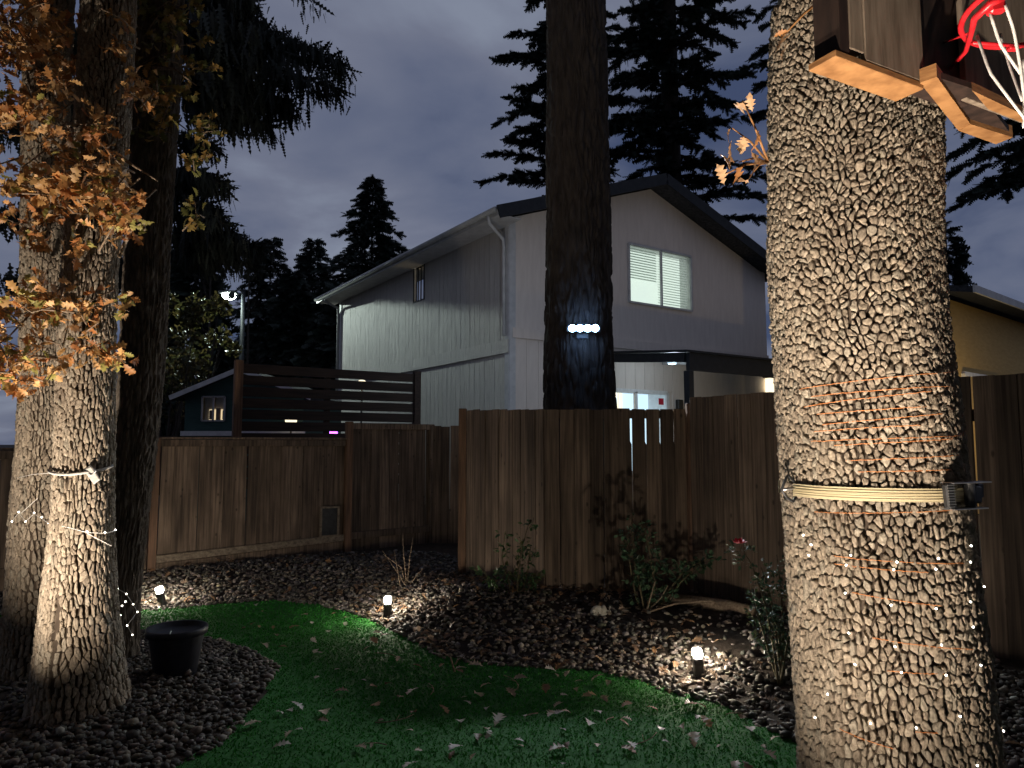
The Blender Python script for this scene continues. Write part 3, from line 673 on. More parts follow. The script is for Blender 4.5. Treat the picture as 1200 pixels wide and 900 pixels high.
d0 = onplane(1127,438,B0,tn_n); d1 = onplane(1165,437,B0,tn_n); q = MB(); dw = float(np.dot(d1-d0,td)); dc = (d0+d1)/2; dz = float(d0[2])
q.bar(v3(d0,dz)+tn_n*.03, v3(d1,dz)+tn_n*.03, .06,.09); q.bar(v3(d0,.1)+tn_n*.03, v3(d0,dz)+tn_n*.03, .06,.09, up=tn_n); q.bar(v3(d1,.1)+tn_n*.03, v3(d1,dz)+tn_n*.03, .06,.09, up=tn_n); dr = q.build('door_frame', M['white'], tn)
q = MB(); q.box(v3(dc,dz/2)+tn_n*.02, (dw-.08,.05,dz-.05), td, -tn_n); q.build('door', M['tan'], dr)
wlp = v3(d0,1.85)-td*1.0+tn_n*.35
q = MB(); q.lathe(wlp, [(.02,-.1),(.07,-.06),(.07,.06),(.03,.12)], 12); q.bar(wlp+UP*.1, wlp-tn_n*.34+UP*.1, .03,.03); q.build('added_wall_lamp', M['warm_glow'], tn)  # unseen lamp added behind the fence to warm the tan wall
lamp('added_wall_lamp_glow', 'POINT', wlp+tn_n*.5+UP*-.15, 75, (1.0,.78,.42), tn, shadow_soft_size=.08)

gh = thing('garden_shed', (-6.4,13.5,0), 'small dark teal gabled shed with a lit window beyond the fence', 'shed')
GY = 13.5
def gpt(px,py,dy=0): 
    p = at(px,py,GY); p[1] += dy; return p
pl0 = gpt(214,462); pkk = gpt(285,434); gx0, gx1 = gpt(216,500)[0], gpt(215,500)[0]+2*(gpt(285,500)[0]-gpt(215,500)[0])
xm = pkk[0]; zl = pl0[2]-.03; zp = pkk[2]-.03; z0_ = gpt(240,508)[2]
ws = [gpt(238,465), gpt(263,493)]; HX = (ws[0][0], ws[1][0], ws[1][2], ws[0][2])
def gtop(x): return zl+(zp-zl)*(1-abs(x-xm)/(xm-gx0))
Q = []
for xa, xb in zip([gx0,HX[0],HX[1],xm],[HX[0],HX[1],xm,gx1]):
    if (xa,xb) == (HX[0],HX[1]):
        Q.append([(xa,GY,0),(xb,GY,0),(xb,GY,HX[2]),(xa,GY,HX[2])]); Q.append([(xa,GY,HX[3]),(xb,GY,HX[3]),(xb,GY,gtop(xb)),(xa,GY,gtop(xa))])
    else: Q.append([(xa,GY,0),(xb,GY,0),(xb,GY,gtop(xb)),(xa,GY,gtop(xa))])
Q += [[(gx0,GY,0),(gx0,GY+3,0),(gx0,GY+3,zl),(gx0,GY,zl)], [(gx1,GY,0),(gx1,GY+3,0),(gx1,GY+3,zl),(gx1,GY,zl)], [(gx0,GY+3,0),(gx1,GY+3,0),(gx1,GY+3,zl),(xm,GY+3,zp),(gx0,GY+3,zl)]]
quadmesh('wall', Q, 'teal', gh)
q = MB()
for sgn, xe in ((-1,gx0),(1,gx1)):
    e0 = np.array([xe+sgn*.2,0,gtop(gx0)-.2*(zp-zl)/(xm-gx0)]); q.add([(e0[0],GY-.2,e0[2]),(xm,GY-.2,zp),(xm,GY+3.2,zp),(e0[0],GY+3.2,e0[2]),(e0[0],GY-.2,e0[2]+.08),(xm,GY-.2,zp+.08),(xm,GY+3.2,zp+.08),(e0[0],GY+3.2,e0[2]+.08)], [(0,1,2,3),(7,6,5,4),(0,4,5,1),(1,5,6,2),(2,6,7,3),(3,7,4,0)])
q.build('roof', M['shingle'], gh)
q = MB(); 
for xe, sgn in ((gx0,-1),(gx1,1)): q.bar((xe+sgn*.2,GY-.22,gtop(gx0)-.2*(zp-zl)/(xm-gx0)+.03), (xm,GY-.22,zp+.03), .03,.085)
q.build('rake_board', M['white'], gh)
q = MB(); q.bar((gx0-.05,GY-.03,z0_), (gx1+.05,GY-.03,z0_), .04,.09); q.build('base_trim', M['white'], gh)
wg = MB(); wg.bar((HX[0],GY-.02,HX[2]),(HX[1],GY-.02,HX[2]),.03,.03); wg.bar((HX[0],GY-.02,HX[3]),(HX[1],GY-.02,HX[3]),.03,.03)
for xx in (HX[0],(HX[0]+HX[1])/2,HX[1]): wg.bar((xx,GY-.02,HX[2]),(xx,GY-.02,HX[3]),.03,.03,up=(0,1,0))
wg_ = wg.build('window_frame', M['trim'], gh)
zmid = HX[2]+.5*(HX[3]-HX[2])
quadmesh('lit_room', [[(HX[0],GY+.3,HX[2]),(HX[1],GY+.3,HX[2]),(HX[1],GY+.3,zmid),(HX[0],GY+.3,zmid)]], 'room_warm', gh)
quadmesh('back_wall', [[(HX[0]-.2,GY+.32,HX[2]-.2),(HX[1]+.2,GY+.32,HX[2]-.2),(HX[1]+.2,GY+.32,HX[3]+.2),(HX[0]-.2,GY+.32,HX[3]+.2)]], 'trim', gh)
quadmesh('pane', [[(HX[0],GY+.02,HX[2]),(HX[1],GY+.02,HX[2]),(HX[1],GY+.02,HX[3]),(HX[0],GY+.02,HX[3])]], 'glass', gh)
q = MB(); 
for i in range(3): q.box((HX[0]+(HX[1]-HX[0])*(.2+.3*i),GY+.22,HX[2]+.12),( .08,.06,.18+.08*(i%2)),bev=.01)
q.build('sill_items', M['lumber'], gh)

# little lights seen through the screen
for i,(px,py,Y,m_,nm,lb) in enumerate([(388,509,12.3,'purple','garden_light','tiny purple light glowing low behind the slat screen'),(341,495,13.2,'warm_glow','garden_light','pale warm light low behind the slat screen'),(424,451,13.4,'warm_glow','garden_light','warm point of light high behind the slat screen'),(307,484,13.8,'warm_glow','garden_light','pale light behind the slats beside the teal shed')]):
    p = at(px,py,Y); t_ = thing(nm, (p[0],p[1],0), lb, 'light')
    q = MB(); q.lathe((p[0],p[1],p[2]-.04), [(.03,0),(.10 if i else .12,.01),(.11,.09),(.04,.13)], 12); q.build('lens', M[m_], t_)
    q = MB(); q.tube([(p[0],p[1],0),(p[0],p[1],p[2]-.04)], .02, 6); q.build('stake', M['metal_black'], t_)

# ------------------------------------------------------------------ street lamp
LP = at(268,346,26); sx = at(281,400,26)[0]
st = thing('street_lamp', (sx,26.2,0), 'tall street lamp with one glowing white head at far left', 'street lamp')
q = MB(); q.tube([(sx,26.2,0),(sx,26.2,LP[2]+.25)], [.11,.075], 10); q.build('pole', M['dark_trim'], st)
q = MB(); q.tube([(sx,26.2,LP[2]+.15),(sx-.15,26.15,LP[2]+.25),(LP[0]+.15,26.0,LP[2]+.12)], .035, 8); q.build('arm', M['metal_black'], st)
q = MB(); q.box((LP[0],26,LP[2]+.10), (.62,.42,.09), bev=.02); q.build('head', M['metal_black'], st)
q = MB(); q.lathe((LP[0],26,LP[2]-.10), [(.06,-.06),(.20,-.02),(.25,.06),(.22,.15)], 14); q.build('lens', M['street'], st)
lpos = np.array([LP[0],25.65,LP[2]-.20])
lamp('street_lamp_glow', 'SPOT', lpos, 2100, (.84,1.0,.90), st, shadow_soft_size=.006, spot_size=math.radians(120), spot_blend=.4, dirv=(.5,-.85,-.25))
# added plate, shaped so its shadow edge darkens the upper side wall
W1 = hp(0,0,left_st(592,362)[1]); W2 = hp(0,LA,left_st(398,351)[1])
e1 = W1-lpos; e1 /= np.linalg.norm(e1); e2 = W2-lpos; e2 /= np.linalg.norm(e2)
pA, pB = lpos+e1*.48-(e2-e1)*.2, lpos+e2*.48+(e2-e1)*.45
q = MB(); q.add([pA,pB,pB+UP*.24,pA+UP*.24]+[p+np.array([0,.012,0]) for p in (pA,pB,pB+UP*.24,pA+UP*.24)], [(0,1,2,3),(7,6,5,4),(0,4,5,1),(1,5,6,2),(2,6,7,3),(3,7,4,0)])
q.bar(pB+UP*.2, np.array([LP[0],26,LP[2]+.12]), .03,.03); q.build('added_light_block', M['metal_black'], st)

# ------------------------------------------------------------------ bark trunks
def hsh(i, j, s):
    h = np.sin(i*127.1+j*311.7+s*74.7)*43758.5453; return h-np.floor(h)
def vnoise(u, v, s, per=None):
    i, j = np.floor(u), np.floor(v); f, g = u-i, v-j; f = f*f*(3-2*f); g = g*g*(3-2*g)
    w = (lambda k: np.mod(k, per)) if per else (lambda k: k)
    return (hsh(w(i),j,s)*(1-f)+hsh(w(i+1),j,s)*f)*(1-g)+(hsh(w(i),j+1,s)*(1-f)+hsh(w(i+1),j+1,s)*f)*g
def bark(u, v, nu, s, jit=.9):
    i0, j0 = np.floor(u), np.floor(v); d1 = np.full(u.shape, 9.0); d2 = d1.copy(); cid = np.zeros(u.shape)
    for di in (-1,0,1):
        for dj in (-1,0,1):
            ii, jj = i0+di, j0+dj; w = np.mod(ii, nu)
            x_ = ii+.5+jit*(hsh(w,jj,s)-.5); y_ = jj+.5+jit*(hsh(w,jj,s+9)-.5)+.5*np.mod(w,2)*0
            d = np.hypot(u-x_, v-y_); c_ = d < d1
            d2 = np.where(c_, d1, np.minimum(d2, d)); cid = np.where(c_, hsh(w,jj,s+21), cid); d1 = np.where(c_, d, d1)
    return d2-d1, cid
def trunk_mesh(name, prof, yc, nt_, nz, cw, ch, depth, seed, warp=.35, crack=.2, zlo=-.1, zdense=None, inner=0.0):
    Z=[]; X=[]; Y=[]; Rr=[]
    for (py, l, r) in prof:
        dl, dr_ = ray(l,py), ray(r,py); a1 = math.atan2(dl[0],dl[1]); a2 = math.atan2(dr_[0],dr_[1]); am = (a1+a2)/2
        rad = yc/math.cos(am)*math.sin((a2-a1)/2); dm = ray((l+r)/2, py); z = EYE+dm[2]/dm[1]*yc
        Z.append(z); X.append(math.tan(am)*yc); Rr.append(rad)
    o = np.argsort(Z); Z = np.array(Z)[o]; X = np.array(X)[o]; Rr = np.array(Rr)[o]
    zu = np.linspace(zlo, Z[-1], 400); xc = np.interp(zu, Z, X); rc = np.interp(zu, Z, Rr)
    kk = 29; ker = np.hanning(kk+2)[1:-1]; ker /= ker.sum()
    sm = lambda a: np.convolve(np.pad(a, kk//2, mode='edge'), ker, mode='valid'); xu, ru = sm(xc), sm(rc)
    if zdense: zs = np.concatenate([np.linspace(zlo, zdense[0], nz//10, endpoint=False), np.linspace(zdense[0], zdense[1], nz-nz//5, endpoint=False), np.linspace(zdense[1], Z[-1], nz//5-nz//10)])
    else: zs = np.linspace(zlo, Z[-1], nz)
    nz = len(zs); xc, rc = np.interp(zs, zu, xu), np.interp(zs, zu, ru)
    vis = -math.atan2(float(X.mean()), yc)              # the side that faces the garden gets the finer mesh
    nf = int(nt_*.86); th = np.concatenate([np.linspace(-1.7, 1.7, nf, endpoint=False), np.linspace(1.7, 2*np.pi-1.7, nt_-nf, endpoint=False)])+vis
    TH_, ZZ = np.meshgrid(th, zs); Tm = np.mod(TH_, 2*np.pi)
    nu = max(6, int(round(2*np.pi*rc.mean()/cw/2))*2)
    big = rc[:,None]*(.035*np.sin(2*TH_+seed)+.022*np.sin(3*TH_+seed*2+ZZ*1.3)+.02*np.sin(5*TH_+ZZ*2.1+seed))
    u = Tm/(2*np.pi)*nu; v = (ZZ+.10*(np.clip(ZZ,0,3.6)-1.5)**2)/ch if zdense else ZZ/ch
    wu_ = warp*(vnoise(u*.5, v*.6, seed+3, nu//2)-.5)*1.7+warp*.7*(vnoise(u, v*1.7, seed+4, nu)-.5)+warp*.15*(vnoise(u*4, v*5, seed+14, nu*4)-.5)
    wv_ = warp*(vnoise(u, v*.8, seed+5, nu)-.5)*1.4+warp*.15*(vnoise(u*4, v*5, seed+15, nu*4)-.5)
    e_, cid = bark(u+wu_, v+wv_, nu, seed, 1.0)
    e2, c2 = bark((u+wu_)*2, (v+wv_)*2.2, nu*2, seed+50, 1.0)
    e3, c3 = bark(u+1.4*wu_, v*.26+.4*wv_, nu, seed+70, 1.0)
    cwid = crack*(.8+.5*vnoise(u*.5, v*.5, seed+31, nu//2))
    ck = 1-sstep((e_/cwid-.25)/.75); ck3 = (1-sstep((e3/(crack*.75)-.25)/.75))*(c3 > .2)
    dsp = -depth*np.maximum(ck*(.75+.25*cid), ck3) - depth*.28*(1-sstep(e2/.14))*(c2 > .45) + depth*.14*(cid-.5) + depth*.10*(c3-.5) + depth*.08*(vnoise(u*7, v*9, seed+6, nu*7)-.5)
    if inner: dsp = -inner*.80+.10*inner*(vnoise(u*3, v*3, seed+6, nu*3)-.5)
    rad = rc[:,None]+big+dsp
    V = np.stack([xc[:,None]+rad*np.sin(TH_), yc-rad*np.cos(TH_), ZZ], -1).reshape(-1,3)
    I, J = np.meshgrid(np.arange(nt_), np.arange(nz-1)); A = (J*nt_+I).ravel(); B = (J*nt_+(I+1)%nt_).ravel()
    me = mesh_np(name, V, np.stack([A, B, B+nt_, A+nt_], -1))
    info = lambda z: (float(np.interp(z, zs, xc)), yc, float(np.interp(z, zs, rc)))
    info.xc = lambda z: np.interp(z, zs, xc); info.rc = lambda z: np.interp(z, zs, rc)
    return me, info
def surf(info, seed, t, z):
    z = np.asarray(z, float); t = np.asarray(t, float); xx, rr = info.xc(z), info.rc(z)
    return xx, rr+rr*(.035*np.sin(2*t+seed)+.022*np.sin(3*t+seed*2+z*1.3)+.02*np.sin(5*t+z*2.1+seed))
def clip(poly, nx, ny, d):               # keep the side where nx*x+ny*y <= d
    out = []; n_ = len(poly)
    for i in range(n_):
        p, q_ = poly[i], poly[(i+1) % n_]; a_ = nx*p[0]+ny*p[1]-d; b_ = nx*q_[0]+ny*q_[1]-d
        if a_ <= 0: out.append(p)
        if (a_ < 0 < b_) or (b_ < 0 < a_):
            f = a_/(a_-b_); out.append((p[0]+f*(q_[0]-p[0]), p[1]+f*(q_[1]-p[1])))
    return out
def bark_plates(parent, info, yc, seed, cw, ch, gap, hgt, z0, z1, m, vis, half, pal, jit=.95, warp=.5, stretch=0.0, iso=.6):
    q_ = np.random.RandomState(seed*7+1); rm = float(np.mean(info.rc(np.linspace(max(z0,.3), z1, 30)))); nu = max(8, int(round(2*math.pi*rm/cw)))
    cw = 2*math.pi*rm/nu; j0, j1 = int(math.floor(z0/ch))-1, int(math.ceil(z1/ch))+1
    JX = q_.rand(nu, j1-j0+6)-.5; JY = q_.rand(nu, j1-j0+6)-.5; GP = q_.uniform(.3,1.6,(nu, j1-j0+6))
    cen = lambda i, j: (i+.5+jit*JX[i % nu, j-j0+2], j+.5+jit*JY[i % nu, j-j0+2])
    K = 11; polys = []; cens = []
    for j in range(j0, j1):
        for i in range(nu):
            th_ = (i+.5)/nu*2*math.pi; dth = (th_-vis+math.pi) % (2*math.pi)-math.pi
            if abs(dth) > half: continue
            c_ = cen(i, j); poly = [(c_[0]-1.3,c_[1]-1.3),(c_[0]+1.3,c_[1]-1.3),(c_[0]+1.3,c_[1]+1.3),(c_[0]-1.3,c_[1]+1.3)]
            for di in (-2,-1,0,1,2):
                for dj in (-2,-1,0,1,2):
                    if di == 0 and dj == 0: continue
                    o_ = cen(i+di, j+dj) if j0-2 <= j+dj <= j1+3 else (c_[0]+di, c_[1]+dj); nx, ny = o_[0]-c_[0], o_[1]-c_[1]; l_ = math.hypot(nx, ny)
                    if l_ < 1e-6 or l_ > 2.6: continue
                    nx /= l_; ny /= l_; ph = math.hypot(nx*cw, ny*ch)
                    g_ = .5*gap*(GP[i, j-j0+2]+GP[(i+di) % nu, min(max(j+dj-j0+2,0), j1-j0+5)])*.5*(iso+(1.3-iso)*abs(nx*cw)/ph)
                    poly = clip(poly, nx, ny, nx*c_[0]+ny*c_[1]+max(l_/2-g_/ph, .05))
                    if len(poly) < 3: break
                if len(poly) < 3: break
            if len(poly) < 3: continue
            P_ = np.array(poly); P_ = np.stack([.90*P_+.10*np.roll(P_,-1,0), .10*P_+.90*np.roll(P_,-1,0)], 1).reshape(-1,2)
            d_ = np.linalg.norm(np.roll(P_,-1,0)-P_, axis=1); cu = np.concatenate([[0], np.cumsum(d_)]); P2 = np.vstack([P_, P_[:1]])
            t_ = np.linspace(0, cu[-1], K, endpoint=False); polys.append(np.stack([np.interp(t_, cu, P2[:,0]), np.interp(t_, cu, P2[:,1])], -1)); cens.append(P_.mean(0))
    Pn = np.array(polys); Cn = np.array(cens)[:,None,:]; n_ = len(Pn)
    Pn = Pn+.13*np.stack([vnoise(Pn[...,0]*5.3+50, Pn[...,1]*5.3+70, seed+1)-.5, vnoise(Pn[...,0]*5.3+90, Pn[...,1]*5.3+20, seed+2)-.5], -1)*2
    hh = hgt*q_.uniform(.7,1.15,(n_,1)); tl = q_.normal(0,.20,(n_,2))*hgt
    def place(pts, h_):
        u, v = pts[...,0], pts[...,1]
        uu = u+warp*(vnoise(u*.30+400, v*.22, seed+3)-.5)*2+warp*.6*(vnoise(u*.8+300, v*.6, seed+4)-.5); vv = v+warp*(vnoise(u*.35+200, v*.3, seed+5)-.5)
        t = uu/nu*2*math.pi; z = vv*ch; z = z-stretch*(np.clip(z,0,3.6)-1.5)**2 if stretch else z
        xx, rr = surf(info, seed, t, z); r_ = rr-.75*hgt+h_; return np.stack([xx+r_*np.sin(t), yc-r_*np.cos(t), z], -1)
    def ring(sc, hf, rough): 
        p_ = Cn+(Pn-Cn)*sc; off = ((p_-Cn)*tl[:,None,:]).sum(-1); return place(p_, hh*hf+off+rough*hgt*q_.normal(0,1,(n_, K)))
    r0 = ring(1.05, -.25, 0); r1 = ring(.97, .80, .07); r2 = ring(.88, .98, .09); r3 = ring(.50, 1.02, .13); r4 = place(Cn, hh*1.04+.13*hgt*q_.normal(0,1,(n_,1)))
    V = np.concatenate([r0, r1, r2, r3, r4], 1); nv = 4*K+1; k = np.arange(K); k1 = (k+1) % K
    tri = []
    for a_ in range(3): tri += [np.stack([a_*K+k, a_*K+k1, (a_+1)*K+k1], -1), np.stack([a_*K+k, (a_+1)*K+k1, (a_+1)*K+k], -1)]
    tri.append(np.stack([3*K+k, 3*K+k1, np.full(K, 4*K)], -1)); tri = np.concatenate(tri)
    Fs = (tri[None]+(np.arange(n_)*nv)[:,None,None]).reshape(-1,3)
    pal = np.array(pal); c_ = pal[q_.randint(len(pal), size=n_)]*q_.lognormal(0,.08,(n_,1)); c_ = np.clip(c_, .03, .7)
    o = link('bark_plates', mesh_np('bark_plates', V.reshape(-1,3), Fs, np.repeat(c_, nv, 0)), M[m], parent); o['kind'] = 'stuff'; return o
GREY = [(.33,.275,.215),(.30,.25,.195),(.345,.29,.23),(.315,.265,.21),(.28,.23,.18),(.33,.29,.235)]
# near oak on the right
ro = thing('oak_tree', (1.5,2.78,0), 'thick near oak trunk at right with deeply plated bark, spotlit', 'tree')
me, RO = trunk_mesh('trunk', [(-420,915,1110),(-150,908,1110),(0,902,1109),(100,897,1108),(300,895,1108),(400,903,1119),(500,911,1137),(600,919,1148),(750,930,1166),(900,938,1182),(1000,930,1205),(1070,905,1235)], 2.78, 140, 260, .030, .038, .030, 3, .36, .38, inner=.024)
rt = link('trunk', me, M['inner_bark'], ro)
bark_plates(rt, RO, 2.78, 3, .0235, .036, .0062, .019, .05, 3.7, 'plate_bark', -.49, 2.0, GREY, stretch=.07, iso=.5)
# left cluster
lo1 = thing('oak_tree', (-2.75,4.5,0), 'brightly spotlit front oak trunk of the left clump', 'tree')
me, LO1 = trunk_mesh('trunk', [(-250,100,172),(-60,95,163),(0,92,160),(100,87,156),(200,81,150),(300,74,141),(400,66,137),(500,63,136),(600,58,134),(700,44,138),(800,31,150),(835,24,158),(870,10,172)], 4.5, 110, 240, .029, .066, .028, 7, .36, .40, inner=.020)
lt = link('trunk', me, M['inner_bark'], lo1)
bark_plates(lt, LO1, 4.5, 7, .023, .062, .0082, .018, -.02, 5.0, 'plate_bark', .54, 1.9, GREY, warp=.6, iso=.22)
lo2 = thing('oak_tree', (-3.5,5.15,0), 'leaning rear oak trunk at the far left edge', 'tree')
me, LO2 = trunk_mesh('trunk', [(-250,30,95),(0,28,88),(150,25,82),(300,23,78),(400,21,76),(500,18,76),(600,10,74),(700,5,76),(780,-6,80),(830,-20,92)], 5.15, 110, 240, .030, .07, .026, 12, .36, .40, inner=.020)
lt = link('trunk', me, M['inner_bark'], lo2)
bark_plates(lt, LO2, 5.15, 12, .025, .065, .0085, .018, -.02, 5.4, 'plate_bark', .6, 1.9, GREY, warp=.6, iso=.22)
lo3 = thing('oak_tree', (-2.9,5.5,0), 'dark unlit oak trunk right behind the spotlit one', 'tree')
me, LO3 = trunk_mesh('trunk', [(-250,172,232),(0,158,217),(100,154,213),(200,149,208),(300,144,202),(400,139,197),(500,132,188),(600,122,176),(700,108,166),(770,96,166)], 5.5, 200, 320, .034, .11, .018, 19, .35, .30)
link('trunk', me, M['oak_bark_shaded'], lo3)
# big fir trunk in the middle
cf = thing('fir_tree', (.9,9.2,0), 'huge dark conifer trunk rising behind the slit fence panel', 'tree')
me, CF = trunk_mesh('trunk', [(-400,645,705),(-100,642,708),(0,641,709),(200,640,714),(350,640,718),(480,638,722),(600,636,728),(650,634,732)], 9.2, 180, 300, .08, .30, .030, 23, .4, .3)
link('trunk', me, M['fir_bark'], cf)

# ------------------------------------------------------------------ conifers
def frond(k=5, sw=.28, stem=.03, bl=.055):
    V = [(0,-stem,0),(0,stem,0),(1,0,0)]; Fs = [(0,1,2)]
    for i in range(k):
        x_ = .08+.78*i/k; l = sw*(1-.6*i/k)
        for s in (-1,1):
            b_ = len(V); V += [(x_,s*.0,0),(x_+bl*1.6,0,0),(x_+l*.75,s*l,-.25*l)]; Fs.append((b_,b_+1,b_+2))
    return np.array(V,float), np.array(Fs)
def fronds(name, parent, P, D, ln, colr, fr_, m='needle', roll=None):
    n = len(P); bV, bF = fr_; Mx = frame_from(D, R.normal(0,.9,n) if roll is None else roll)*ln[:,None,None]
    v, f = inst(bV, bF, Mx, P); c_ = np.array(colr)*R.uniform(.5,1.5,(n,1))
    return link(name, mesh_np(name, v, f, np.repeat(c_, len(bV), 0), False), M[m], parent)
def fir(label, bp_, H, rmax, nb, dens, tl, zmin, lean=0.0, group=None, droop=.35, fr_=None, colr=(.012,.020,.016), upc=.15, trunk_r=None, only=None, irr=.25):
    t_ = thing('fir_tree', bp_, label, 'tree', group); bp_ = np.asarray(bp_, float); tr_ = trunk_r or H*.011
    q = MB(); q.tube([bp_+UP*(H*f)+np.array([lean*f*f,0,0]) for f in np.linspace(0,1,7)], [tr_*(1-.92*f) for f in np.linspace(0,1,7)], 8); q.build('trunk', M['fir_bark'], t_)
    P=[]; D=[]; Ln=[]; qb = MB()
    for i in range(nb):
        f = zmin+(1-zmin)*((i+R.rand())/nb)**.95; az = i*2.399+R.normal(0,.4); 
        if only is not None and not only(az % (2*math.pi), f): continue
        Lb = rmax*((1-f)/(1-zmin))**.85*R.uniform(1-irr,1+irr*.6)+.12*tl
        dr_ = np.array([math.cos(az), math.sin(az), 0]); o_ = bp_+UP*(H*f)+np.array([lean*f*f,0,0])
        path = lambda s: o_+dr_*Lb*s+UP*(upc*Lb*s-droop*Lb*s*s)
        qb.tube([path(s) for s in (0,.35,.7,.97)], [tr_*.22*(1-f)+.012, tr_*.14*(1-f)+.009, .008, .004], 4, cap=False)
        nn = max(6, int(2.3*dens*Lb)); ss = .12+.88*R.rand(nn)**.8; sd = R.choice([-1,1], nn)
        for s, k_ in zip(ss, sd):
            lat = np.array([-dr_[1], dr_[0], 0])*k_; fw_ = R.uniform(.2,.9)
            d_ = dr_*fw_+lat*R.uniform(.3,1.0)*(1-s*.6)+UP*R.uniform(-.55,.08)
            P.append(path(s)); D.append(d_); Ln.append(tl*R.uniform(.55,1.15)*(1-.35*s))
        P.append(path(.9)); D.append(dr_+UP*(upc-1.6*droop)); Ln.append(tl*.8)
    qb.build('branches', M['fir_bark'], t_)['kind'] = 'stuff'
    P=np.array(P); fronds('crown', t_, P, np.array(D), np.array(Ln), colr, fr_ or frond())
    return t_
FR = frond(5,.32,.035,.12)
def firpx(label, px, ytop, Y, H, rpx, nb, dens, tl, zmin, **kw):
    p = at(px, ytop, Y); zb_ = 0.0; fir(label, (p[0],Y,zb_), p[2], rpx/F*Y, nb, dens, tl, zmin, fr_=FR, **kw)
firpx('dark pointed fir standing alone left of the house roof', 437, 207, 46, 0, 105, 300, 6, .85, .25, irr=.5)
firpx('small dark fir top between the street lamp and the lone fir', 368, 281, 60, 0, 80, 200, 4, 1.2, .2, irr=.5, group='far firs')
firpx('narrow dark fir just right of the street lamp', 318, 279, 50, 0, 85, 200, 5, 1.0, .2, irr=.5, group='far firs')
firpx('dark fir mass behind the street lamp pole', 345, 318, 44, 0, 80, 180, 5, 1.0, .15, irr=.5, group='far firs')
firpx('broad dark fir at left behind the teal shed', 232, 250, 40, 0, 60, 90, 11, 1.6, .1)
firpx('low dark fir next to the far house corner', 402, 330, 40, 0, 70, 90, 7, 1.4, .1, irr=.4, group='far firs')
# big firs behind the house roof
firpx('tall dark fir towering behind the house ridge', 772, -560, 31, 0, 125, 300, 11, .75, .16, droop=.22, trunk_r=.62, irr=.5)
firpx('tall dark fir behind the roof left of the big trunk', 655, -420, 34, 0, 95, 260, 13, .75, .16, droop=.22, irr=.5)
firpx('fir with spiky boughs left of the near oak top', 955, -380, 24, 0, 108, 150, 13, .6, .46, droop=.3)
firpx('fir with drooping boughs right of the near oak', 1190, -330, 22, 0, 100, 150, 15, .6, .37, droop=.42)
firpx('small dark fir above the tan house roof', 1108, 262, 34, 0, 34, 60, 14, 1.0, .3)
# weeping conifer behind the left oaks, long hanging sprays
wc = thing('weeping_conifer', (-5.1,11.0,0), 'black weeping conifer with long hanging sprays behind the left oaks', 'tree')
q = MB(); tp = at(196,-300,11); q.tube([(tp[0],11,0),(tp[0],11,4),(tp[0]+.05,11,tp[2])], [.26,.22,.10], 10); q.build('trunk', M['fir_bark'], wc)
P=[];D=[];Ln=[]; qb = MB()
def bough(p0, p1, Y0, Y1, sag, n_, lmin, lmax, spread):
    a_ = at(*p0, Y0); b_ = at(*p1, Y1); c_ = (a_+b_)/2+UP*sag
    f_ = lambda s: (1-s)**2*a_+2*s*(1-s)*c_+s*s*b_
    qb.tube([f_(s) for s in np.linspace(0,1,8)], np.linspace(.05,.008,8), 6)
    for _ in range(n_):
        s = .12+.88*R.rand(); o_ = f_(s)+np.array([R.normal(0,spread*.4),R.normal(0,spread),R.normal(0,.05)])
        P.append(o_); D.append(np.array([R.normal(.10,.2),R.normal(0,.2),-1.0])); Ln.append(R.uniform(lmin,lmax)*(1.05-.55*s))
        if R.rand() < .22:
            P.append(f_(s)); D.append(np.array([R.uniform(.2,1),R.normal(0,.7),R.uniform(-.5,.25)])); Ln.append(R.uniform(.2,.45))
for (p0,p1,sag,n_,lo_,hi_) in [((205,10),(405,80),.25,330,.25,.75),((205,60),(398,105),.15,260,.25,.7),((205,90),(345,125),.25,260,.3,.9),((205,30),(330,60),.2,240,.3,.9),((205,-40),(300,10),.1,220,.3,.9),((215,120),(320,150),.1,160,.3,.7),((205,-120),(368,2),.25,160,.2,.45),((205,200),(258,215),.05,170,.2,.6),((205,225),(262,262),.05,200,.2,.6),((205,255),(285,285),.05,240,.25,.6),((205,280),(305,290),.05,260,.2,.55),((205,300),(300,310),.0,160,.2,.4),((205,160),(248,170),.05,130,.2,.5),((190,150),(110,160),.1,160,.2,.6),((190,30),(20,60),.2,300,.3,.8),((190,100),(0,150),.2,300,.3,.8),((190,220),(0,260),.2,260,.3,.8),((190,300),(0,330),.1,200,.3,.7)]:
    bough(p0,p1,11.0,10.6+R.uniform(-.4,.4),sag,int(n_*2.2),lo_*.9,hi_*.95,.22)
qb.build('branches', M['fir_bark'], wc)['kind'] = 'stuff'
fronds('crown', wc, np.array(P), np.array(D), np.array(Ln), (.010,.014,.012), frond(5,.13,.04,.12))
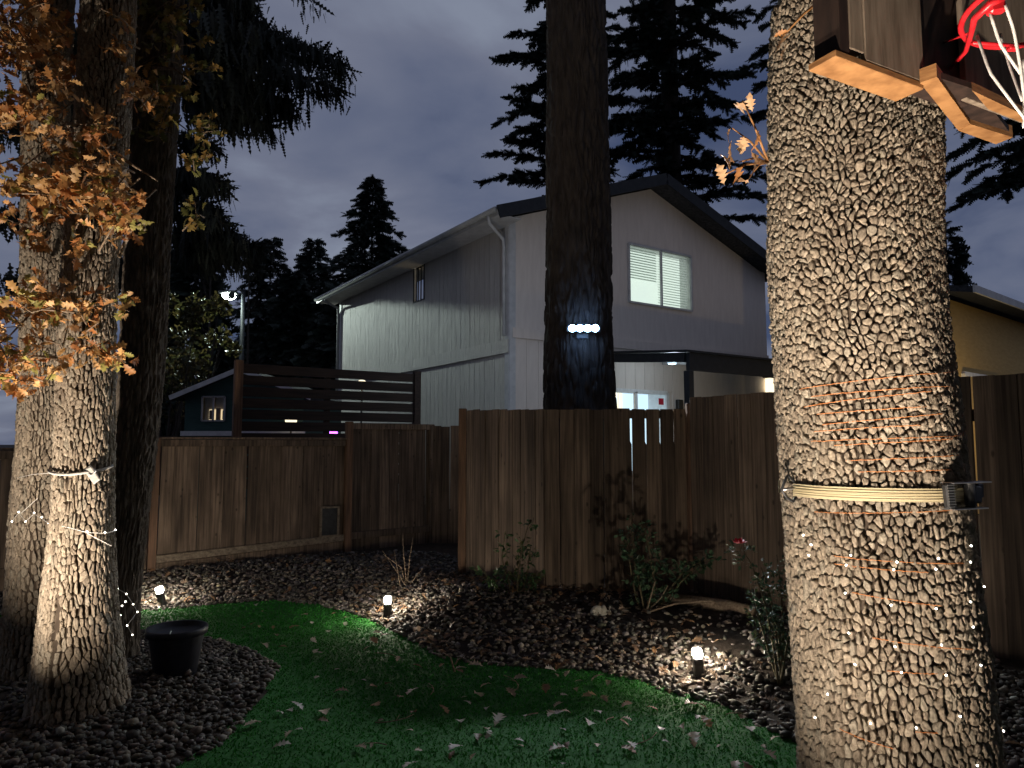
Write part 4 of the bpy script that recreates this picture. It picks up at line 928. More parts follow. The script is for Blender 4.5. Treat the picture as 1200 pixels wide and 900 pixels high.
# thicket round the street lamp, olive leaves lit by it
def shrub(label, px, py, Y, rx, ry, n_, size, pal, nm='shrub', cat='bush'):
    c_ = at(px,py,Y); t_ = thing(nm, (c_[0],Y,0), label, cat); rX, rZ = rx/F*Y, ry/F*Y
    k = 26; lob = np.stack([R.normal(0,.5,k)*rX, R.normal(0,.35,k)*rX, R.uniform(-.9,.8,k)*rZ],-1); lr = R.uniform(.22,.45,k)*rX
    i_ = R.randint(k, size=n_); d_ = R.normal(0,1,(n_,3)); d_ /= np.linalg.norm(d_,axis=1)[:,None]; P_ = c_+lob[i_]+d_*lr[i_][:,None]*R.uniform(.5,1,(n_,1)); P_[:,2] = np.maximum(P_[:,2],.1)
    leafcloud('foliage', t_, P_, d_+R.normal(0,.5,(n_,3)), R.uniform(.6,1.2,n_)*size, pal)
    q = MB()
    for j in range(7):
        e_ = c_+lob[j]; q.tube([(c_[0]+R.normal(0,.1),Y,0),((c_[0]+e_[0])/2,(Y+e_[1])/2,c_[2]*.5),tuple(e_)], [.07,.04,.012], 6)
    q.build('stem', M['fir_bark'], t_); return t_
shrub('olive leafed bush below the street lamp behind the shed', 226, 395, 22, 40, 55, 1500, .22, [(.045,.04,.012),(.06,.045,.015),(.035,.035,.012)])
shrub('dim thicket behind the oak trunk near the shed', 195, 440, 20, 30, 60, 700, .22, [(.05,.05,.02),(.07,.05,.02)])
def bare(label, px, Y, pytop, n_):
    p = at(px, pytop, Y); t_ = thing('bare_tree', (p[0],Y,0), label, 'tree', 'bare trees near the street lamp'); q = MB()
    q.tube([(p[0],Y,0),(p[0]+.1,Y,p[2]*.5),(p[0],Y,p[2])], [.12,.08,.02], 6)
    for _ in range(n_):
        f = R.uniform(.35,.98); a = R.uniform(0,6.28); l = R.uniform(.4,1.7)*(1.1-f*.5); b_ = np.array([p[0]+.05,Y,p[2]*f]); e_ = b_+np.array([math.cos(a)*l*.6,math.sin(a)*l*.4,l]); m_ = (b_+e_)/2+np.array([math.cos(a)*.15,0,-.1])
        q.tube([b_,m_,e_], [.03,.02,.006], 4)
        for _ in range(5):
            s = R.rand(); o_ = m_*(1-s)+e_*s; q.tube([o_, o_+np.array([R.normal(0,.25),R.normal(0,.2),R.uniform(.1,.6)])], [.010,.004], 3)
    q.build('trunk', M['fir_bark'], t_)
bare('thin bare tree rising left of the street lamp', 248, 36, 262, 26)
bare('thin bare tree crossing behind the street lamp pole', 292, 38, 300, 16)

# ------------------------------------------------------------------ oak foliage at left
def twig_spray(q, P, D, S, o_, d_, ln, nl, sz):
    d_ = d_/np.linalg.norm(d_); e_ = o_+d_*ln; m_ = (o_+e_)/2+R.normal(0,.04,3)
    q.tube([o_,m_,e_], [.006,.004,.002], 5)
    for k_ in range(nl):
        s = .25+.75*R.rand(); b_ = o_*(1-s)+e_*s+R.normal(0,.025,3); v_ = d_*.5+R.normal(0,.7,3); P.append(b_+v_/np.linalg.norm(v_)*sz*.4); D.append(v_); S.append(sz*R.uniform(.6,1.2))
def foliage(root, boxes, sz, pal, Yr, nm='crown'):
    q = MB(); P=[];D=[];S_=[]
    for (x0,y0,x1,y1,n_) in boxes:
        for _ in range(max(1,int(n_*.82+.5))):
            px, py = R.uniform(x0,x1), R.uniform(y0,y1); Y = R.uniform(*Yr); o_ = at(px,py,Y); d_ = R.normal(0,1,3)*np.array([1,.7,.5])+np.array([.15,-.2,-.05])
            twig_spray(q,P,D,S_,o_-d_/np.linalg.norm(d_)*.1,d_,R.uniform(.15,.30),R.randint(9,17),sz)
    q.build('twigs', M['twig'], root)['kind'] = 'stuff'
    o = leafcloud(nm, root, np.array(P), np.array(D), np.array(S_), pal); o['kind'] = 'stuff'; return o
foliage(lo1, [(-20,350,130,420,24),(-20,395,60,440,8),(20,330,70,360,5),(55,140,135,190,12),(40,190,150,255,20),(90,195,195,235,8),(-20,130,45,195,13),(10,205,70,290,12),(100,235,165,270,6),(100,340,145,385,5),(-15,425,30,465,5),(90,270,135,300,3)], .088, FALL, (3.8,4.25))
foliage(lo2, [(-20,0,70,60,30),(-20,40,75,95,22),(60,10,150,60,9),(20,100,80,130,7),(150,85,190,130,5),(60,60,110,100,6)], .08, FALL[:5]+[(.3,.14,.04)], (3.9,4.9))
foliage(lo3, [(150,10,240,70,11),(170,40,235,130,10),(215,140,255,200,7),(150,90,215,160,7),(215,225,245,270,3),(160,0,230,30,6)], .085, [(.22,.15,.04),(.16,.14,.04),(.30,.18,.05),(.12,.12,.035)], (4.9,5.4))
q = MB()
for (p0,p1,Y0,Y1) in [((90,330),(10,395),4.4,4.0),((95,200),(150,225),4.4,4.1),((90,250),(20,230),4.4,4.0),((95,150),(60,160),4.4,4.1),((60,100),(0,60),4.6,4.2),((140,300),(165,262),4.4,4.1),((70,420),(5,440),4.4,4.1),((180,80),(230,100),5.3,5.1),((100,180),(185,212),4.4,4.05)]:
    a_, b_ = at(*p0,Y0), at(*p1,Y1); m_ = (a_+b_)/2+UP*.06; q.tube([a_,m_,b_], [.016,.011,.004], 6)
q.build('limbs', M['twig'], lo1)['kind'] = 'stuff'
# epicormic twig and big leaves on the near oak: leaves are single parts
BIG = []
for k in range(3):
    for cc in ((.50,.27,.13),(.42,.19,.07),(.58,.36,.20)):
        bV, bF = OAK[k+1]; me = mesh_np('leaf', bV, bF, np.tile(cc,(len(bV),1))); me.materials.append(M['leaf']); BIG.append(me)
tw = MB(); E0 = at(900,190,2.62)
for (px,py) in [(858,150),(870,118),(848,205),(880,205),(866,190)]:
    e_ = at(px,py,2.55); tw.tube([E0, (E0+e_)/2+UP*.015, e_], [.005,.004,.002], 6)
tw.build('twig', M['lumber'], ro); tw = MB(); E1 = at(968,-5,2.32)
for (px,py) in [(915,45),(960,18),(985,12),(940,-20)]:
    e_ = at(px,py,2.30); tw.tube([E1, (E1+e_)/2+UP*.01, e_], [.006,.004,.0025], 6)
tw = tw.build('twig', M['lumber'], ro)
for (px,py,s) in [(868,125,.10),(880,120,.07),(858,178,.085),(850,190,.075),(870,170,.09),(885,165,.075),(862,207,.10),(845,205,.085),(880,200,.095),(872,210,.08),(888,185,.07),(855,160,.06),(918,50,.075),(919,62,.06),(915,40,.05)]:
    p = at(px,py,2.53 if px < 900 else 2.29); link('leaf', BIG[R.randint(9)], None, tw, p, (R.uniform(0,6),R.normal(0,.9),R.uniform(0,6)), (s,s,s))

# ------------------------------------------------------------------ uplights at the oaks
def uplight(label, base_, target, watts, color, spot, blend):
    b_ = np.asarray(base_,float); t_ = np.asarray(target,float); u_ = thing('ground_spotlight', b_, label, 'spotlight')
    h_ = b_+UP*.09; d_ = t_-h_; d_ /= np.linalg.norm(d_)
    q = MB(); q.lathe(h_-d_*.05, [(.02,-.02),(.032,0),(.036,.05),(.038,.075)], 16, d_); q.build('housing', M['metal_black'], u_)
    q = MB(); q.lathe(h_-d_*.05, [(.030,.0752),(.030,.0765)], 16, d_); q.build('lens', emit('spot_lens',color,6), u_)
    q = MB(); q.tube([b_-UP*.05, h_-d_*.06], .010, 8); q.build('stake', M['metal_black'], u_)
    lamp('spot_glow', 'SPOT', h_+d_*.04, watts, color, u_, spot_size=math.radians(spot), spot_blend=blend, shadow_soft_size=.02, dirv=d_)
p = gp(36,880); uplight('small black ground spotlight at the foot of the front oak', (-2.66,3.0,.0), (LO1(2.0)[0]-.10, 4.25, 2.1), 640, (1.0,.86,.70), 104, 1.0)
uplight('black ground spotlight aimed up the near oak trunk', (.26,1.52,.0), (1.32,2.55,2.45), 420, (1.0,.86,.70), 100, 1.0)
uplight('unseen narrow spotlight added to even the light up the near oak', (.34,.95,.0), (1.44,2.5,3.1), 700, (1.0,.86,.70), 50, 1.0)  # extra lamp added to lift the trunk top and backboard

# ------------------------------------------------------------------ path lights
def path_light(px, py, label, tilt=(0,0)):
    p = gp(px,py,.06); 
    for _ in range(6): p = gp(px,py,float(ground_h(p[0],p[1])))
    b_ = np.array([p[0],p[1],float(ground_h(p[0],p[1]))]); az = np.array([tilt[0],tilt[1],1.0]); az /= np.linalg.norm(az); ax = np.cross((0,1,0),az); ax /= np.linalg.norm(ax); ay = np.cross(az,ax)
    t_ = thing('path_light', b_, label, 'path light', 'small path lights in the beds')
    one('body', M['metal_black'], t_, 'box', b_+az*.050, (.066,.066,.15), ax, ay, az, bev=.008)
    one('lens', M['lens'], t_, 'box', b_+az*.156, (.062,.062,.058), ax, ay, az, bev=.012)
    return b_
path_light(190,709,'tilted small path light glowing at the foot of the left fence', (-.22,0))
pl2 = path_light(454,723,'small path light glowing at the lawn edge in the middle', (0,0))
path_light(819,791,'small path light glowing in the pebbles near the right oak', (-.05,0))

# ------------------------------------------------------------------ flood lamp on the big trunk
fp = at(683,393,9.2); fx, fy, frr = CF(fp[2]); fb = np.array([at(683,393,9.2-frr)[0], fy-frr-.13, fp[2]])
fo = thing('flood_lamp', fb, 'four-cell cold white floodlight mounted on the big trunk', 'floodlight')
q = MB(); q.box(fb+np.array([0,.05,0]), (.42,.03,.075), bev=.008); q.build('housing', M['metal_black'], fo)
q = MB(); q.box(fb+np.array([0,.12,0]), (.08,.14,.06)); q.box(fb+np.array([0,.17,0]), (.14,.03,.20)); q.build('bracket', M['metal_black'], fo)
for i in range(4):
    q = MB(); q.lathe(fb+np.array([-.141+.094*i,.04,0]), [(.012,0),(.036,.012),(.046,.04),(.036,.068),(.012,.08)], 14, (0,-1,0)); q.build('led_cell', M['led_blue'], fo)
q = MB(); q.box(fb+np.array([0,-.01,0]), (.33,.03,.05), bev=.01); q.build('lens_bar', M['led_blue'], fo)
lamp('flood_glow', 'AREA', fb+np.array([0,-.07,0]), 50, (.84,.94,1.0), fo, shape='RECTANGLE', size=.34, size_y=.08, spread=math.radians(105), dirv=(-.05,-.92,-.36))
# unseen lamp added on the far side of the trunk to light the house
rp_ = np.array([fx-.05, fy+frr+.14, 3.0]); f2 = thing('flood_lamp', rp_, 'unseen floodlight added on the house side of the big trunk to light the facade', 'floodlight')
q = MB(); q.box(rp_+np.array([0,-.035,0]), (.42,.06,.17), bev=.012); q.box(rp_+np.array([0,-.12,0]), (.08,.14,.06)); q.build('housing', M['metal_black'], f2)
one('led_cell', M['room_blue'], f2, 'box', rp_+np.array([0,.004,0]), (.36,.012,.09))
lamp('flood_glow', 'AREA', rp_+np.array([0,.03,0]), 28, (.70,.84,1.0), f2, shape='RECTANGLE', size=.36, size_y=.1, dirv=(.10,1,.12))

# ------------------------------------------------------------------ strap, wires and fairy lights on the oaks
def ring_pts(info, z, off, th0=0, th1=2*math.pi, n_=72, tilt=0, slope=0.0, seed=1):
    out = []
    for t in np.linspace(th0, th1, n_):
        zz = z+slope*(t-th0)+tilt*math.sin(t); xx, yy, rr = info(zz); big = rr*(.035*math.sin(2*t+seed)+.022*math.sin(3*t+seed*2+zz*1.3)+.02*math.sin(5*t+zz*2.1+seed))
        out.append(np.array([xx+(rr+big+off)*math.sin(t), yy-(rr+big+off)*math.cos(t), zz]))
    return out
def band(info, z, off, h, th0, th1, n_, seed, thick=.004, tilt=0, folds=0):
    P_ = ring_pts(info, z, off, th0, th1, n_, tilt, 0, seed); q = MB(); Vv = []
    xc, yc, _ = info(z)
    for p in P_:
        r_ = p-np.array([xc,yc,p[2]]); r_ /= np.linalg.norm(r_)
        for (a_, b_) in ((0,-h/2),(thick,-h/2),(thick,-h/6),(thick+.0015,0),(thick,h/6),(thick,h/2),(0,h/2)): Vv.append(p+r_*a_+UP*b_)
    k_ = 7; q.add(Vv, [(i*k_+j, (i+1)*k_+j, (i+1)*k_+j+1, i*k_+j+1) for i in range(n_-1) for j in range(k_-1)]); return q
zs_ = EYE-(579-519.7)/F*2.46
ss = thing('ratchet_strap', (RO(zs_)[0],2.4,zs_), 'yellow webbing ratchet strap cinched round the near oak', 'strap')
band(RO, zs_, .010, .046, -1.42, 1.5*math.pi-.35, 90, 3).build('webbing', M['strap'], ss)
for dz in (-.014,-.005,.005,.014):
    q = MB(); q.tube(ring_pts(RO, zs_+dz, .0152, -1.40, .62, 60, seed=3), .0014, 5); q.build('stripe', M['strap'], ss)
hk = ring_pts(RO, zs_, .02, -1.42, -1.36, 3, seed=3)[0]
q = MB(); q.tube([hk+np.array(v) for v in [(.02,0,.022),(-.012,0,.055),(-.020,-.01,.05),(-.042,-.01,0),(-.02,-.005,-.03),(.005,0,-.045),(.02,0,-.022)]], .0055, 6); q.build('hook', M['metal_black'], ss)
q = MB(); q.tube([hk+np.array(v) for v in [(-.042,-.01,0),(-.01,-.01,.004),(.02,-.01,.006)]], .005, 6); q.build('hook_bar', M['steel'], ss)
def on_ro(t, z, off): return ring_pts(RO, z, off, t, t+.01, 2, seed=3)[0]
def bx_on(name, t, z, off, size, m, rotd=0.0, bev=.003, par=None):
    c_ = on_ro(t,z,off); tv = np.array([math.cos(t), math.sin(t),0]); nv = np.array([math.sin(t),-math.cos(t),0]); az = UP*math.cos(rotd)+tv*math.sin(rotd); ax = np.cross(nv,az)*-1
    q = MB(); q.box(c_, size, ax, nv, az, bev); return q.build(name, M[m], par or ss)
gr = bx_on('ratchet_grip', 0.16, zs_, .035, (.032,.026,.085), 'metal_black', -.08, .006)
for i in range(9): bx_on('grip_rib', 0.16, zs_-.036+i*.009, .0495, (.026,.003,.003), 'steel', 0, 0, gr)
bx_on('ratchet_plate', 0.42, zs_+.043, .03, (.20,.05,.004), 'steel', 0, .001)
bx_on('ratchet_plate', 0.36, zs_-.044, .03, (.16,.05,.004), 'steel', 0, .001)
q = MB(); c_ = on_ro(0.45,zs_,.032); q.lathe(c_, [(.014,-.046),(.017,-.04),(.017,.04),(.014,.046)], 14); q.build('ratchet_spool', M['metal_black'], ss)
bx_on('ratchet_body', 0.58, zs_, .03, (.055,.03,.06), 'metal_black', .1, .006)
bx_on('ratchet_release', 0.72, zs_+.01, .035, (.05,.02,.05), 'pot', 0, .004)
# copper wire wraps and bulbs on the near oak
bulb_me = MB(); bulb_me.lathe((0,0,0), [(.001,-.005),(.0042,-.002),(.0042,.002),(.001,.005)], 8)
bm_ = bpy.data.meshes.new('bulb'); bm_.from_pydata(bulb_me.v, [], bulb_me.f); bm_.polygons.foreach_set('use_smooth', [True]*len(bulb_me.f)); bm_.materials.append(M['bulb'])
fs = thing('fairy_light_string', (RO(1.2)[0],2.4,1.2), 'copper wire fairy lights wound round the near oak trunk', 'fairy lights')
def zro(py): return EYE-(py-519.7)/F*2.46
for (py, sl__, t0, t1, off) in [(452,-.03,-1.15,.75,.006),(462,-.02,-1.0,.6,.007),(474,-.035,-1.1,.2,.006),(484,-.02,-.95,.1,.007),(497,-.03,-.9,.3,.006),(505,-.02,-1.0,.0,.007),(517,-.012,-1.05,.75,.006),(522,-.02,-.8,.4,.008),(540,-.018,-.7,.5,.006),(553,-.01,-.6,.3,.006),(604,-.018,-1.1,.35,.006),(654,.006,-.9,.35,.006),(663,.01,-.9,-.05,.006),(694,.035,-.75,.05,.006),(743,.03,-.6,.35,.006),(778,.0,-.5,.0,.006),(842,.0,-.3,-.1,.006),(858,.03,-1.0,-.5,.006),(888,.02,-.3,.0,.006)]:
    q = MB(); P_ = ring_pts(RO, zro(py)-sl__*0, off, t0, t1, 40, slope=-sl__, seed=3); P_ = [p+R.normal(0,.0007,3) for p in P_]; q.tube(P_, .0014, 5); q.build('wire', M['copper'], fs)
for (px,py) in [(997,651),(992,663),(1051,655),(1047,664),(1097,662),(1099,650),(1137,638),(1137,656),(990,696),(1044,704),(1096,706),(1137,700),(995,742),(1049,750),(1102,746),(1140,728),(1003,777),(1057,778),(1109,779),(1149,771),(971,822),(1021,840),(1074,837),(1124,824),(1158,803),(953,857),(1045,890),(1098,888),(1145,878),(925,635),(948,659),(951,645),(1175,858),(1159,690)]:
    z = zro(py); xx, yy, rr = RO(z); k = (px-600)/F; 
    best = min(np.linspace(-1.3,1.45,160), key=lambda t: abs((lambda p: 600+F*p[0]/(p[1]*cp+(p[2]-EYE)*sp)-px)(on_ro(t,z,.008))))
    link('bulb', bm_, None, fs, on_ro(best,z,.010), (R.uniform(0,3),R.uniform(0,3),0), (.75,.75,.75))
for (px,py) in [(1157,632),(1159,649),(1162,689),(1165,712),(1172,756),(1183,831),(1186,895)]:
    z = zro(py); link('bulb', bm_, None, fs, on_ro(1.52,z,.022), (R.uniform(0,3),0,0), (1.3,1.3,1.3))
# left clump: strap, wire, bulbs
z_ = EYE-(552-519.7)/F*4.3
s2 = thing('grey_strap', (LO1(z_)[0],4.3,z_), 'thin grey strap hanging slack round the front left oak', 'strap')
P_ = []
for t in np.linspace(-1.5,1.5,40):
    p = ring_pts(LO1, z_, .018, t, t+.01, 2, seed=7)[0]; p[2] += .045*abs(t)**1.6*.55-.02; P_.append(p)
q = MB(); q.tube(P_, .009, 6); q.build('webbing', M['grey_strap'], s2)
p = P_[30]; q = MB(); q.box(p+np.array([.0,-.015,-.02]), (.05,.012,.11), np.array([.8,0,.6]), (0,1,0), np.array([-.6,0,.8]), .004); q.build('buckle_tail', M['grey_strap'], s2)
q = MB(); q.tube([p+np.array(v) for v in [(-.05,-.02,.01),(0,-.025,.03),(.03,-.025,.0),(0,-.025,-.02)]], .004, 5, closed=True); q.build('buckle', M['steel'], s2)
lf = thing('fairy_light_string', (LO1(1.2)[0],4.2,1.2), 'white fairy lights strung across the left oak clump', 'fairy lights')
BL = MB(); 
for (px,py,Y) in [(14,611,4.95),(22,600,4.9),(30,611,4.9),(40,601,4.9),(49,606,4.9),(57,613,4.6),(102,623,4.2),(123,624,4.25),(135,621,4.35),(138,690,4.9),(148,696,5.0),(156,708,5.15),(161,717,5.2),(141,721,5.0),(149,733,5.05),(155,744,5.1),(143,710,5.0),(147,705,5.0)]:
    link('bulb', bm_, None, lf, at(px,py,Y), (R.uniform(0,3),0,0), (1.15,1.15,1.15))
for pth in ([(14,611,4.93),(22,601,4.9),(30,611,4.88),(40,602,4.88),(57,613,4.55),(80,618,4.2),(102,624,4.18),(123,625,4.22),(135,622,4.33)], [(138,690,4.9),(148,696,5.0),(156,708,5.15),(161,717,5.2),(149,733,5.05),(155,744,5.1)], [(20,560,4.9),(38,556,4.85),(62,554,4.6)], [(24,602,4.85),(44,584,4.8)], [(102,625,4.2),(131,640,4.25)]):
    q = MB(); q.tube([at(*k_) for k_ in pth], .0022, 5); q.build('wire', M['cord'], lf)

# ------------------------------------------------------------------ backboard on the near oak
zb_ = 2.80
def bp(px, py, z=zb_): return gp(px,py,z)
Bl = bp(985,60); Br = bp(1212,146); Bd = Br-Bl; Bd[2]=0; BL_ = np.linalg.norm(Bd); Bd/=BL_; Bn = np.array([Bd[1],-Bd[0],0]); Bn = Bn if Bn[1] < 0 else -Bn
bk = thing('basketball_backboard', (Bl[0],Bl[1],zb_), 'homemade plywood basketball backboard bolted to the near oak', 'backboard')
def bpt(u, w, z): return np.array([Bl[0],Bl[1],0])+Bd*u-Bn*w+UP*z
uC = float(np.dot(bp(1098,90)-Bl,Bd)); uC2 = uC+.20
ht = .85
one('frame_side', M['dark_ply'], bk, 'box', bpt(.02,.045,zb_+ht/2), (.045,.09,ht), Bd, -Bn, bev=.003)
one('frame_stile', M['ply'], bk, 'box', bpt(.077,.030,zb_+.022+ht/2), (.062,.06,ht), Bd, -Bn, bev=.003)
one('frame_bottom', M['lumber'], bk, 'box', bpt((uC-.03)/2,.046,zb_-.012), (uC+.02,.096,.022), Bd, -Bn, bev=.002)
one('panel', M['ply'], bk, 'box', bpt((.112+uC)/2,.008,zb_+.001+ht/2), (uC-.112,.02,ht), Bd, -Bn, bev=.002)
one('panel', M['ply'], bk, 'box', bpt((uC2+BL_)/2+.03,.008,zb_+.001+ht/2), (BL_-uC2,.02,ht), Bd, -Bn, bev=.002)
one('centre_plank', M['dark_ply'], bk, 'box', bpt((uC+uC2)/2,.05,zb_+ht/2+.002), (uC2-uC+.18,.05,ht), Bd, -Bn, bev=.003)  # dark colour carries the shadow between the panels
# bracket box running back along the trunk
def prism(name, pxs, z, h, m):
    A = [bp(x_, y_, z) for x_, y_ in pxs]; B = [p+UP*h for p in A]; n_ = len(A); q = MB()
    q.add(A+B, [tuple(range(n_-1,-1,-1)), tuple(range(n_,2*n_))]+[(i,(i+1)%n_,n_+(i+1)%n_,n_+i) for i in range(n_)]); return q.build(name, M[m], bk)
prism('bracket_side', [(1078,97),(1098,90),(1137,145),(1123,153)], 2.79, .045, 'lumber')
prism('bracket_end', [(1123.6,153.3),(1137,145.4),(1187,161),(1167,169)], 2.788, .046, 'lumber')
prism('bracket_shelf', [(1098.5,90.5),(1146,106),(1187,160),(1138,144.5)], 2.806, .02, 'dark_ply')  # dark colour carries the shade inside the open bracket box
prism('frame_bottom', [(1139,106),(1230,149),(1230,156),(1158,128)], 2.79, .03, 'lumber')
# rim, braces, net
rimc = at(1176,-2,1.95)
RR = .225; C_ = np.array([rimc[0]+.155, rimc[1]+.02, zb_+.13])
ring = [C_+np.array([RR*math.cos(a), RR*math.sin(a), 0]) for a in np.linspace(0,2*math.pi,48,endpoint=False)]
q = MB(); q.tube(ring, .009, 8, closed=True)
hp_ = q.build('rim', M['red'], bk)
pr = lambda px,py,Y: at(px,py,Y)
q = MB(); q.tube([pr(1112,82,2.30),pr(1132,60,2.16),pr(1138,40,2.05),pr(1142,22,1.98),pr(1160,5,1.93),pr(1176,-3,1.92)], [.006,.007,.008,.010,.011,.011], 8); q.build('brace', M['red'], hp_)
q = MB(); q.tube([pr(1106,50,2.28),pr(1140,37,2.08)], .0035, 6); q.tube([pr(1140,50,2.1),pr(1215,55,2.2)], .006, 6); q.build('brace', M['red'], hp_)
q = MB(); q.box(pr(1167,10,1.94), (.05,.03,.03), (1,0,.2), (0,1,0), (-.2,0,1), .006); q.build('net_clip', M['red'], hp_)
q = MB(); q.box(pr(1187,57,2.1), (.03,.02,.012), bev=.003); q.build('net_clip', M['red'], hp_)
for pth in ([(1145,42,2.02),(1160,85,1.98),(1180,112,1.97),(1203,142,1.98)], [(1160,15,1.94),(1172,52,1.95),(1190,78,1.97),(1206,100,1.99)], [(1178,6,1.92),(1188,35,1.94),(1196,80,1.96),(1202,130,1.99)], [(1172,40,2.2),(1184,80,2.15),(1198,118,2.1)], [(1199,70,1.96),(1201,110,1.98),(1200,150,2.0)]):
    q = MB(); P_ = [at(*k_) for k_ in pth]; tt = np.linspace(0,1,12); Pa = np.array(P_); Pi = np.stack([np.interp(tt, np.linspace(0,1,len(Pa)), Pa[:,j]) for j in range(3)],-1); q.tube(Pi, .0042, 7); q.build('net_cord', M['cord'], hp_)

# ------------------------------------------------------------------ flowerpot, snail, roses
pb = gp(197,799,.03); pt = thing('flowerpot', (pb[0],pb[1],.03), 'large black plastic flowerpot on the pebbles behind the oak', 'pot')
q = MB(); q.lathe((pb[0],pb[1]+.1,.02), [(.12,0),(.135,.02),(.178,.30),(.180,.31)], 32); q.build('wall', M['pot'], pt)
q = MB(); q.lathe((pb[0],pb[1]+.1,.02), [(.182,.30),(.200,.305),(.203,.345),(.198,.352),(.185,.350),(.175,.32)], 32); q.build('rim', M['pot'], pt)
q = MB(); q.lathe((pb[0],pb[1]+.1,.02), [(.01,.30),(.172,.312)], 24); q.build('soil', M['soil'], pt)
sb = gp(702,731,.17); sbz = float(ground_h(sb[0],sb[1])); sb = gp(702,729,sbz)
sn_ = thing('snail_ornament', (sb[0],sb[1],sbz), 'grey carved stone snail ornament in the bed by the fence', 'ornament')
q = MB(); tt = np.linspace(0, 2*math.pi*2.6, 60); rr_ = .068*(1-tt/tt[-1]*.88)
q.tube([np.array([sb[0]-.01+math.cos(-t+1)*r_*.8, sb[1]-.02-.02*(1-r_/.068), sbz+.085+math.sin(-t+1)*r_*.8]) for t, r_ in zip(tt, rr_)], .028*(rr_/.068)**.6+.004, 10); q.build('shell', M['stone'], sn_)
q = MB(); q.tube([(sb[0]-.09,sb[1],sbz+.01),(sb[0]-.02,sb[1],sbz+.025),(sb[0]+.05,sb[1],sbz+.025),(sb[0]+.085,sb[1],sbz+.05),(sb[0]+.09,sb[1],sbz+.10)], [.008,.024,.026,.022,.017], 10); q.build('body', M['stone'], sn_)
q = MB(); 
for s in (-1,1): q.tube([(sb[0]+.09,sb[1]+.008*s,sbz+.11),(sb[0]+.10,sb[1]+.014*s,sbz+.135)], [.005,.006], 6)
q.build('horn', M['stone'], sn_)
def ovl():
    V = [(0,0,0),(.3,.22,.03),(.65,.24,.03),(1,0,-.05),(.65,-.24,.03),(.3,-.22,.03),(.5,0,-.03)]; return np.array(V), np.array([(0,1,6),(1,2,6),(2,3,6),(3,4,6),(4,5,6),(5,0,6)])
def rosebush(label, stems, Y, leafn, sz, pal, bloom=None, nm='rose_bush'):
    b0 = at(*stems[0][0],Y); z0 = float(ground_h(b0[0],Y)); t_ = thing(nm, (b0[0],Y,z0), label, 'rose bush'); q = MB(); P=[];D=[];S_=[]
    for st_ in stems:
        P_ = [at(px,py,Y+R.normal(0,.05)) for px,py in st_]; P_[0][2] = min(P_[0][2], float(ground_h(P_[0][0],P_[0][1]))+.0)
        tt = np.linspace(0,1,10); Pa = np.array(P_); Pi = np.stack([np.interp(tt, np.linspace(0,1,len(Pa)), Pa[:,j]) for j in range(3)],-1); q.tube(Pi, np.linspace(.009,.003,10), 6)
        for _ in range(int(leafn*2.3)):
            s = .2+.8*R.rand(); o_ = np.array([np.interp(s, tt, Pi[:,j]) for j in range(3)]); d_ = R.normal(0,1,3); d_[2] = d_[2]*.5+.1; d_ /= np.linalg.norm(d_); o2 = o_+d_*R.uniform(.03,.09)
            for k_ in range(5):
                dd_ = d_+R.normal(0,.6,3); P.append(o2+R.normal(0,.014,3)); D.append(dd_); S_.append(sz*R.uniform(.6,1.1))
    q.build('stems', M['stem'], t_); bV, bF = ovl(); P=np.array(P); S_=np.array(S_)
    v, f = inst(bV, bF, frame_from(np.array(D), R.normal(0,.7,len(P)))*S_[:,None,None], P)
    o = link('foliage', mesh_np('foliage', v, f, np.repeat(leaf_cols(len(P),pal),len(bV),0)), M['rose_leaf'], t_); o['kind'] = 'stuff'
    if bloom:
        c_ = at(bloom[0],bloom[1],Y-.02); k_ = 14
        for i in range(k_):
            r_ = .008+.020*(i/k_); a = i*2.4; bV, bF = ovl(); me = mesh_np('petal', bV*np.array([1,1.6,1]), bF); me.materials.append(M['rose'])
            link('petal', me, None, t_, c_+np.array([math.cos(a)*r_*.6,math.sin(a)*r_*.6,-.01]), (0,-1.2+.9*i/k_,a), (.042,.042,.042))
RG = [(.05,.10,.04),(.065,.12,.045),(.09,.09,.035)]
rosebush('leafy rose stems before the lit corner of the board fence', [[(606,704),(607,670),(612,640),(620,612)],[(600,704),(596,680),(588,655),(592,625)],[(612,704),(622,685),(630,668)],[(602,706),(590,695),(575,680),(562,664)],[(608,704),(618,670),(622,640)]], 6.75, 9, .056, RG)
rosebush('dark rose bush with arching canes by the slit fence panel', [[(756,720),(750,690),(742,650),(740,605)],[(760,720),(768,690),(760,640),(750,610)],[(754,722),(745,700),(738,660),(735,625)],[(764,720),(785,690),(805,665),(830,655)],[(762,722),(778,705),(800,680),(822,660)],[(758,720),(762,680),(775,650)]], 6.45, 12, .058, [(.045,.095,.05),(.06,.10,.055),(.05,.08,.04)])
rosebush('rose bush with one red bloom beside the near oak', [[(912,790),(905,750),(895,700),(880,660),(868,642)],[(915,790),(918,740),(915,690),(910,650)],[(910,792),(900,760),(888,720),(884,690)],[(918,790),(912,740),(900,690),(892,665)],[(914,790),(925,740),(930,690)],[(916,790),(908,735),(898,715)]], 4.75, 13, .036, [(.022,.05,.03),(.03,.06,.03),(.04,.05,.02)], (866,635))
def twigbush(label, stems, Y, r_):
    b0 = at(*stems[0][0],Y); t_ = MB()
    for st_ in stems:
        P_ = [at(px,py,Y+R.normal(0,.06)) for px,py in st_]; P_[0][2] = min(P_[0][2], float(ground_h(P_[0][0],P_[0][1]))); t_.tube(P_, np.linspace(r_,r_*.35,len(P_)), 6)
    tag(t_.build('bare_shrub', M['twig']), label, 'shrub')
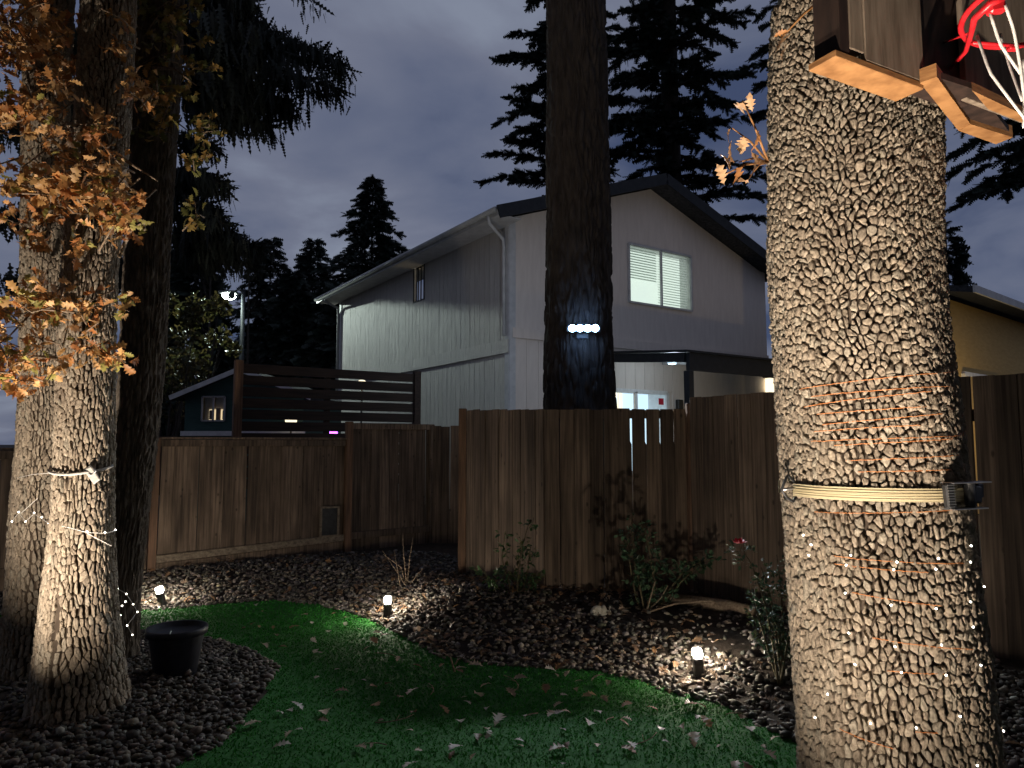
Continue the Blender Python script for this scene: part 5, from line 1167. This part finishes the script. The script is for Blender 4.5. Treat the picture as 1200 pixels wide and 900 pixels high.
twigbush('leafless small shrub in the corner bed beyond the middle path light', [[(477,690),(470,665),(450,650)],[(477,690),(480,655),(484,630)],[(477,690),(473,650),(472,625)],[(478,690),(465,670),(448,645)],[(477,690),(488,675),(497,665)],[(470,665),(462,645)]], 7.6, .008)
twigbush('pale bare branches spreading low over the bed before the slit fence', [[(757,718),(790,708),(830,704),(868,712)],[(757,718),(775,700),(783,686)],[(760,716),(800,716),(835,706)],[(757,718),(764,695),(768,680)]], 6.3, .010)
twigbush('crooked grey stick lying on the lawn edge', [[(530,785),(536,774),(545,768)],[(533,780),(528,770),(520,765)]], 5.35, .008)

# ------------------------------------------------------------------ unseen crowns overhead and added wall behind the viewer, both to block sky light
def canopy(root, c, rx, ry, z0, z1, n_, size):  # oak crowns out of view, made broad and dense to cut sky light
    P = []; 
    while len(P) < n_:
        x_, y_, z_ = R.uniform(-1,1), R.uniform(-1,1), R.rand()
        if x_*x_+y_*y_ > 1: continue
        X_, Y_, Z_ = c[0]+x_*rx, c[1]+y_*ry, z0+z_*(z1-z0)
        if Z_ < EYE+.78*max(Y_,0)+.8: continue
        P.append((X_,Y_,Z_))
    P = np.array(P); bV = np.array([(-.5,0,0),(-.1,.32,.05),(.3,.26,0),(.55,0,.06),(.3,-.26,0),(-.1,-.32,.05)]); bF = np.array([(0,1,5),(1,4,5),(1,2,4),(2,3,4)])
    v, f = inst(bV, bF, randrot(n_,.5)*(size*R.uniform(.6,1.3,n_))[:,None,None], P)
    o = link('sky_block_crown', mesh_np('sky_block_crown', v, f, np.repeat(leaf_cols(n_,DRY),len(bV),0), False), M['leaf'], root); o['kind'] = 'stuff'
canopy(ro, (1.2,1.2), 6.0, 5.5, 4.6, 8.5, 12000, .36)
canopy(lo1, (-3.2,3.2), 5.2, 5.2, 4.6, 9.0, 11000, .36)
hb = thing('house', (0,-3,0), 'dark rear wall of the house at the viewer\'s back', 'house')
q = MB(); q.box((0,-4.0,2.8), (22,2.0,5.6)); q.build('wall', M['trim'], hb)  # added blocker keeping sky light off the yard
q = MB(); q.box((0,-3.6,5.7), (23,3.4,.2)); q.build('roof', M['shingle'], hb)
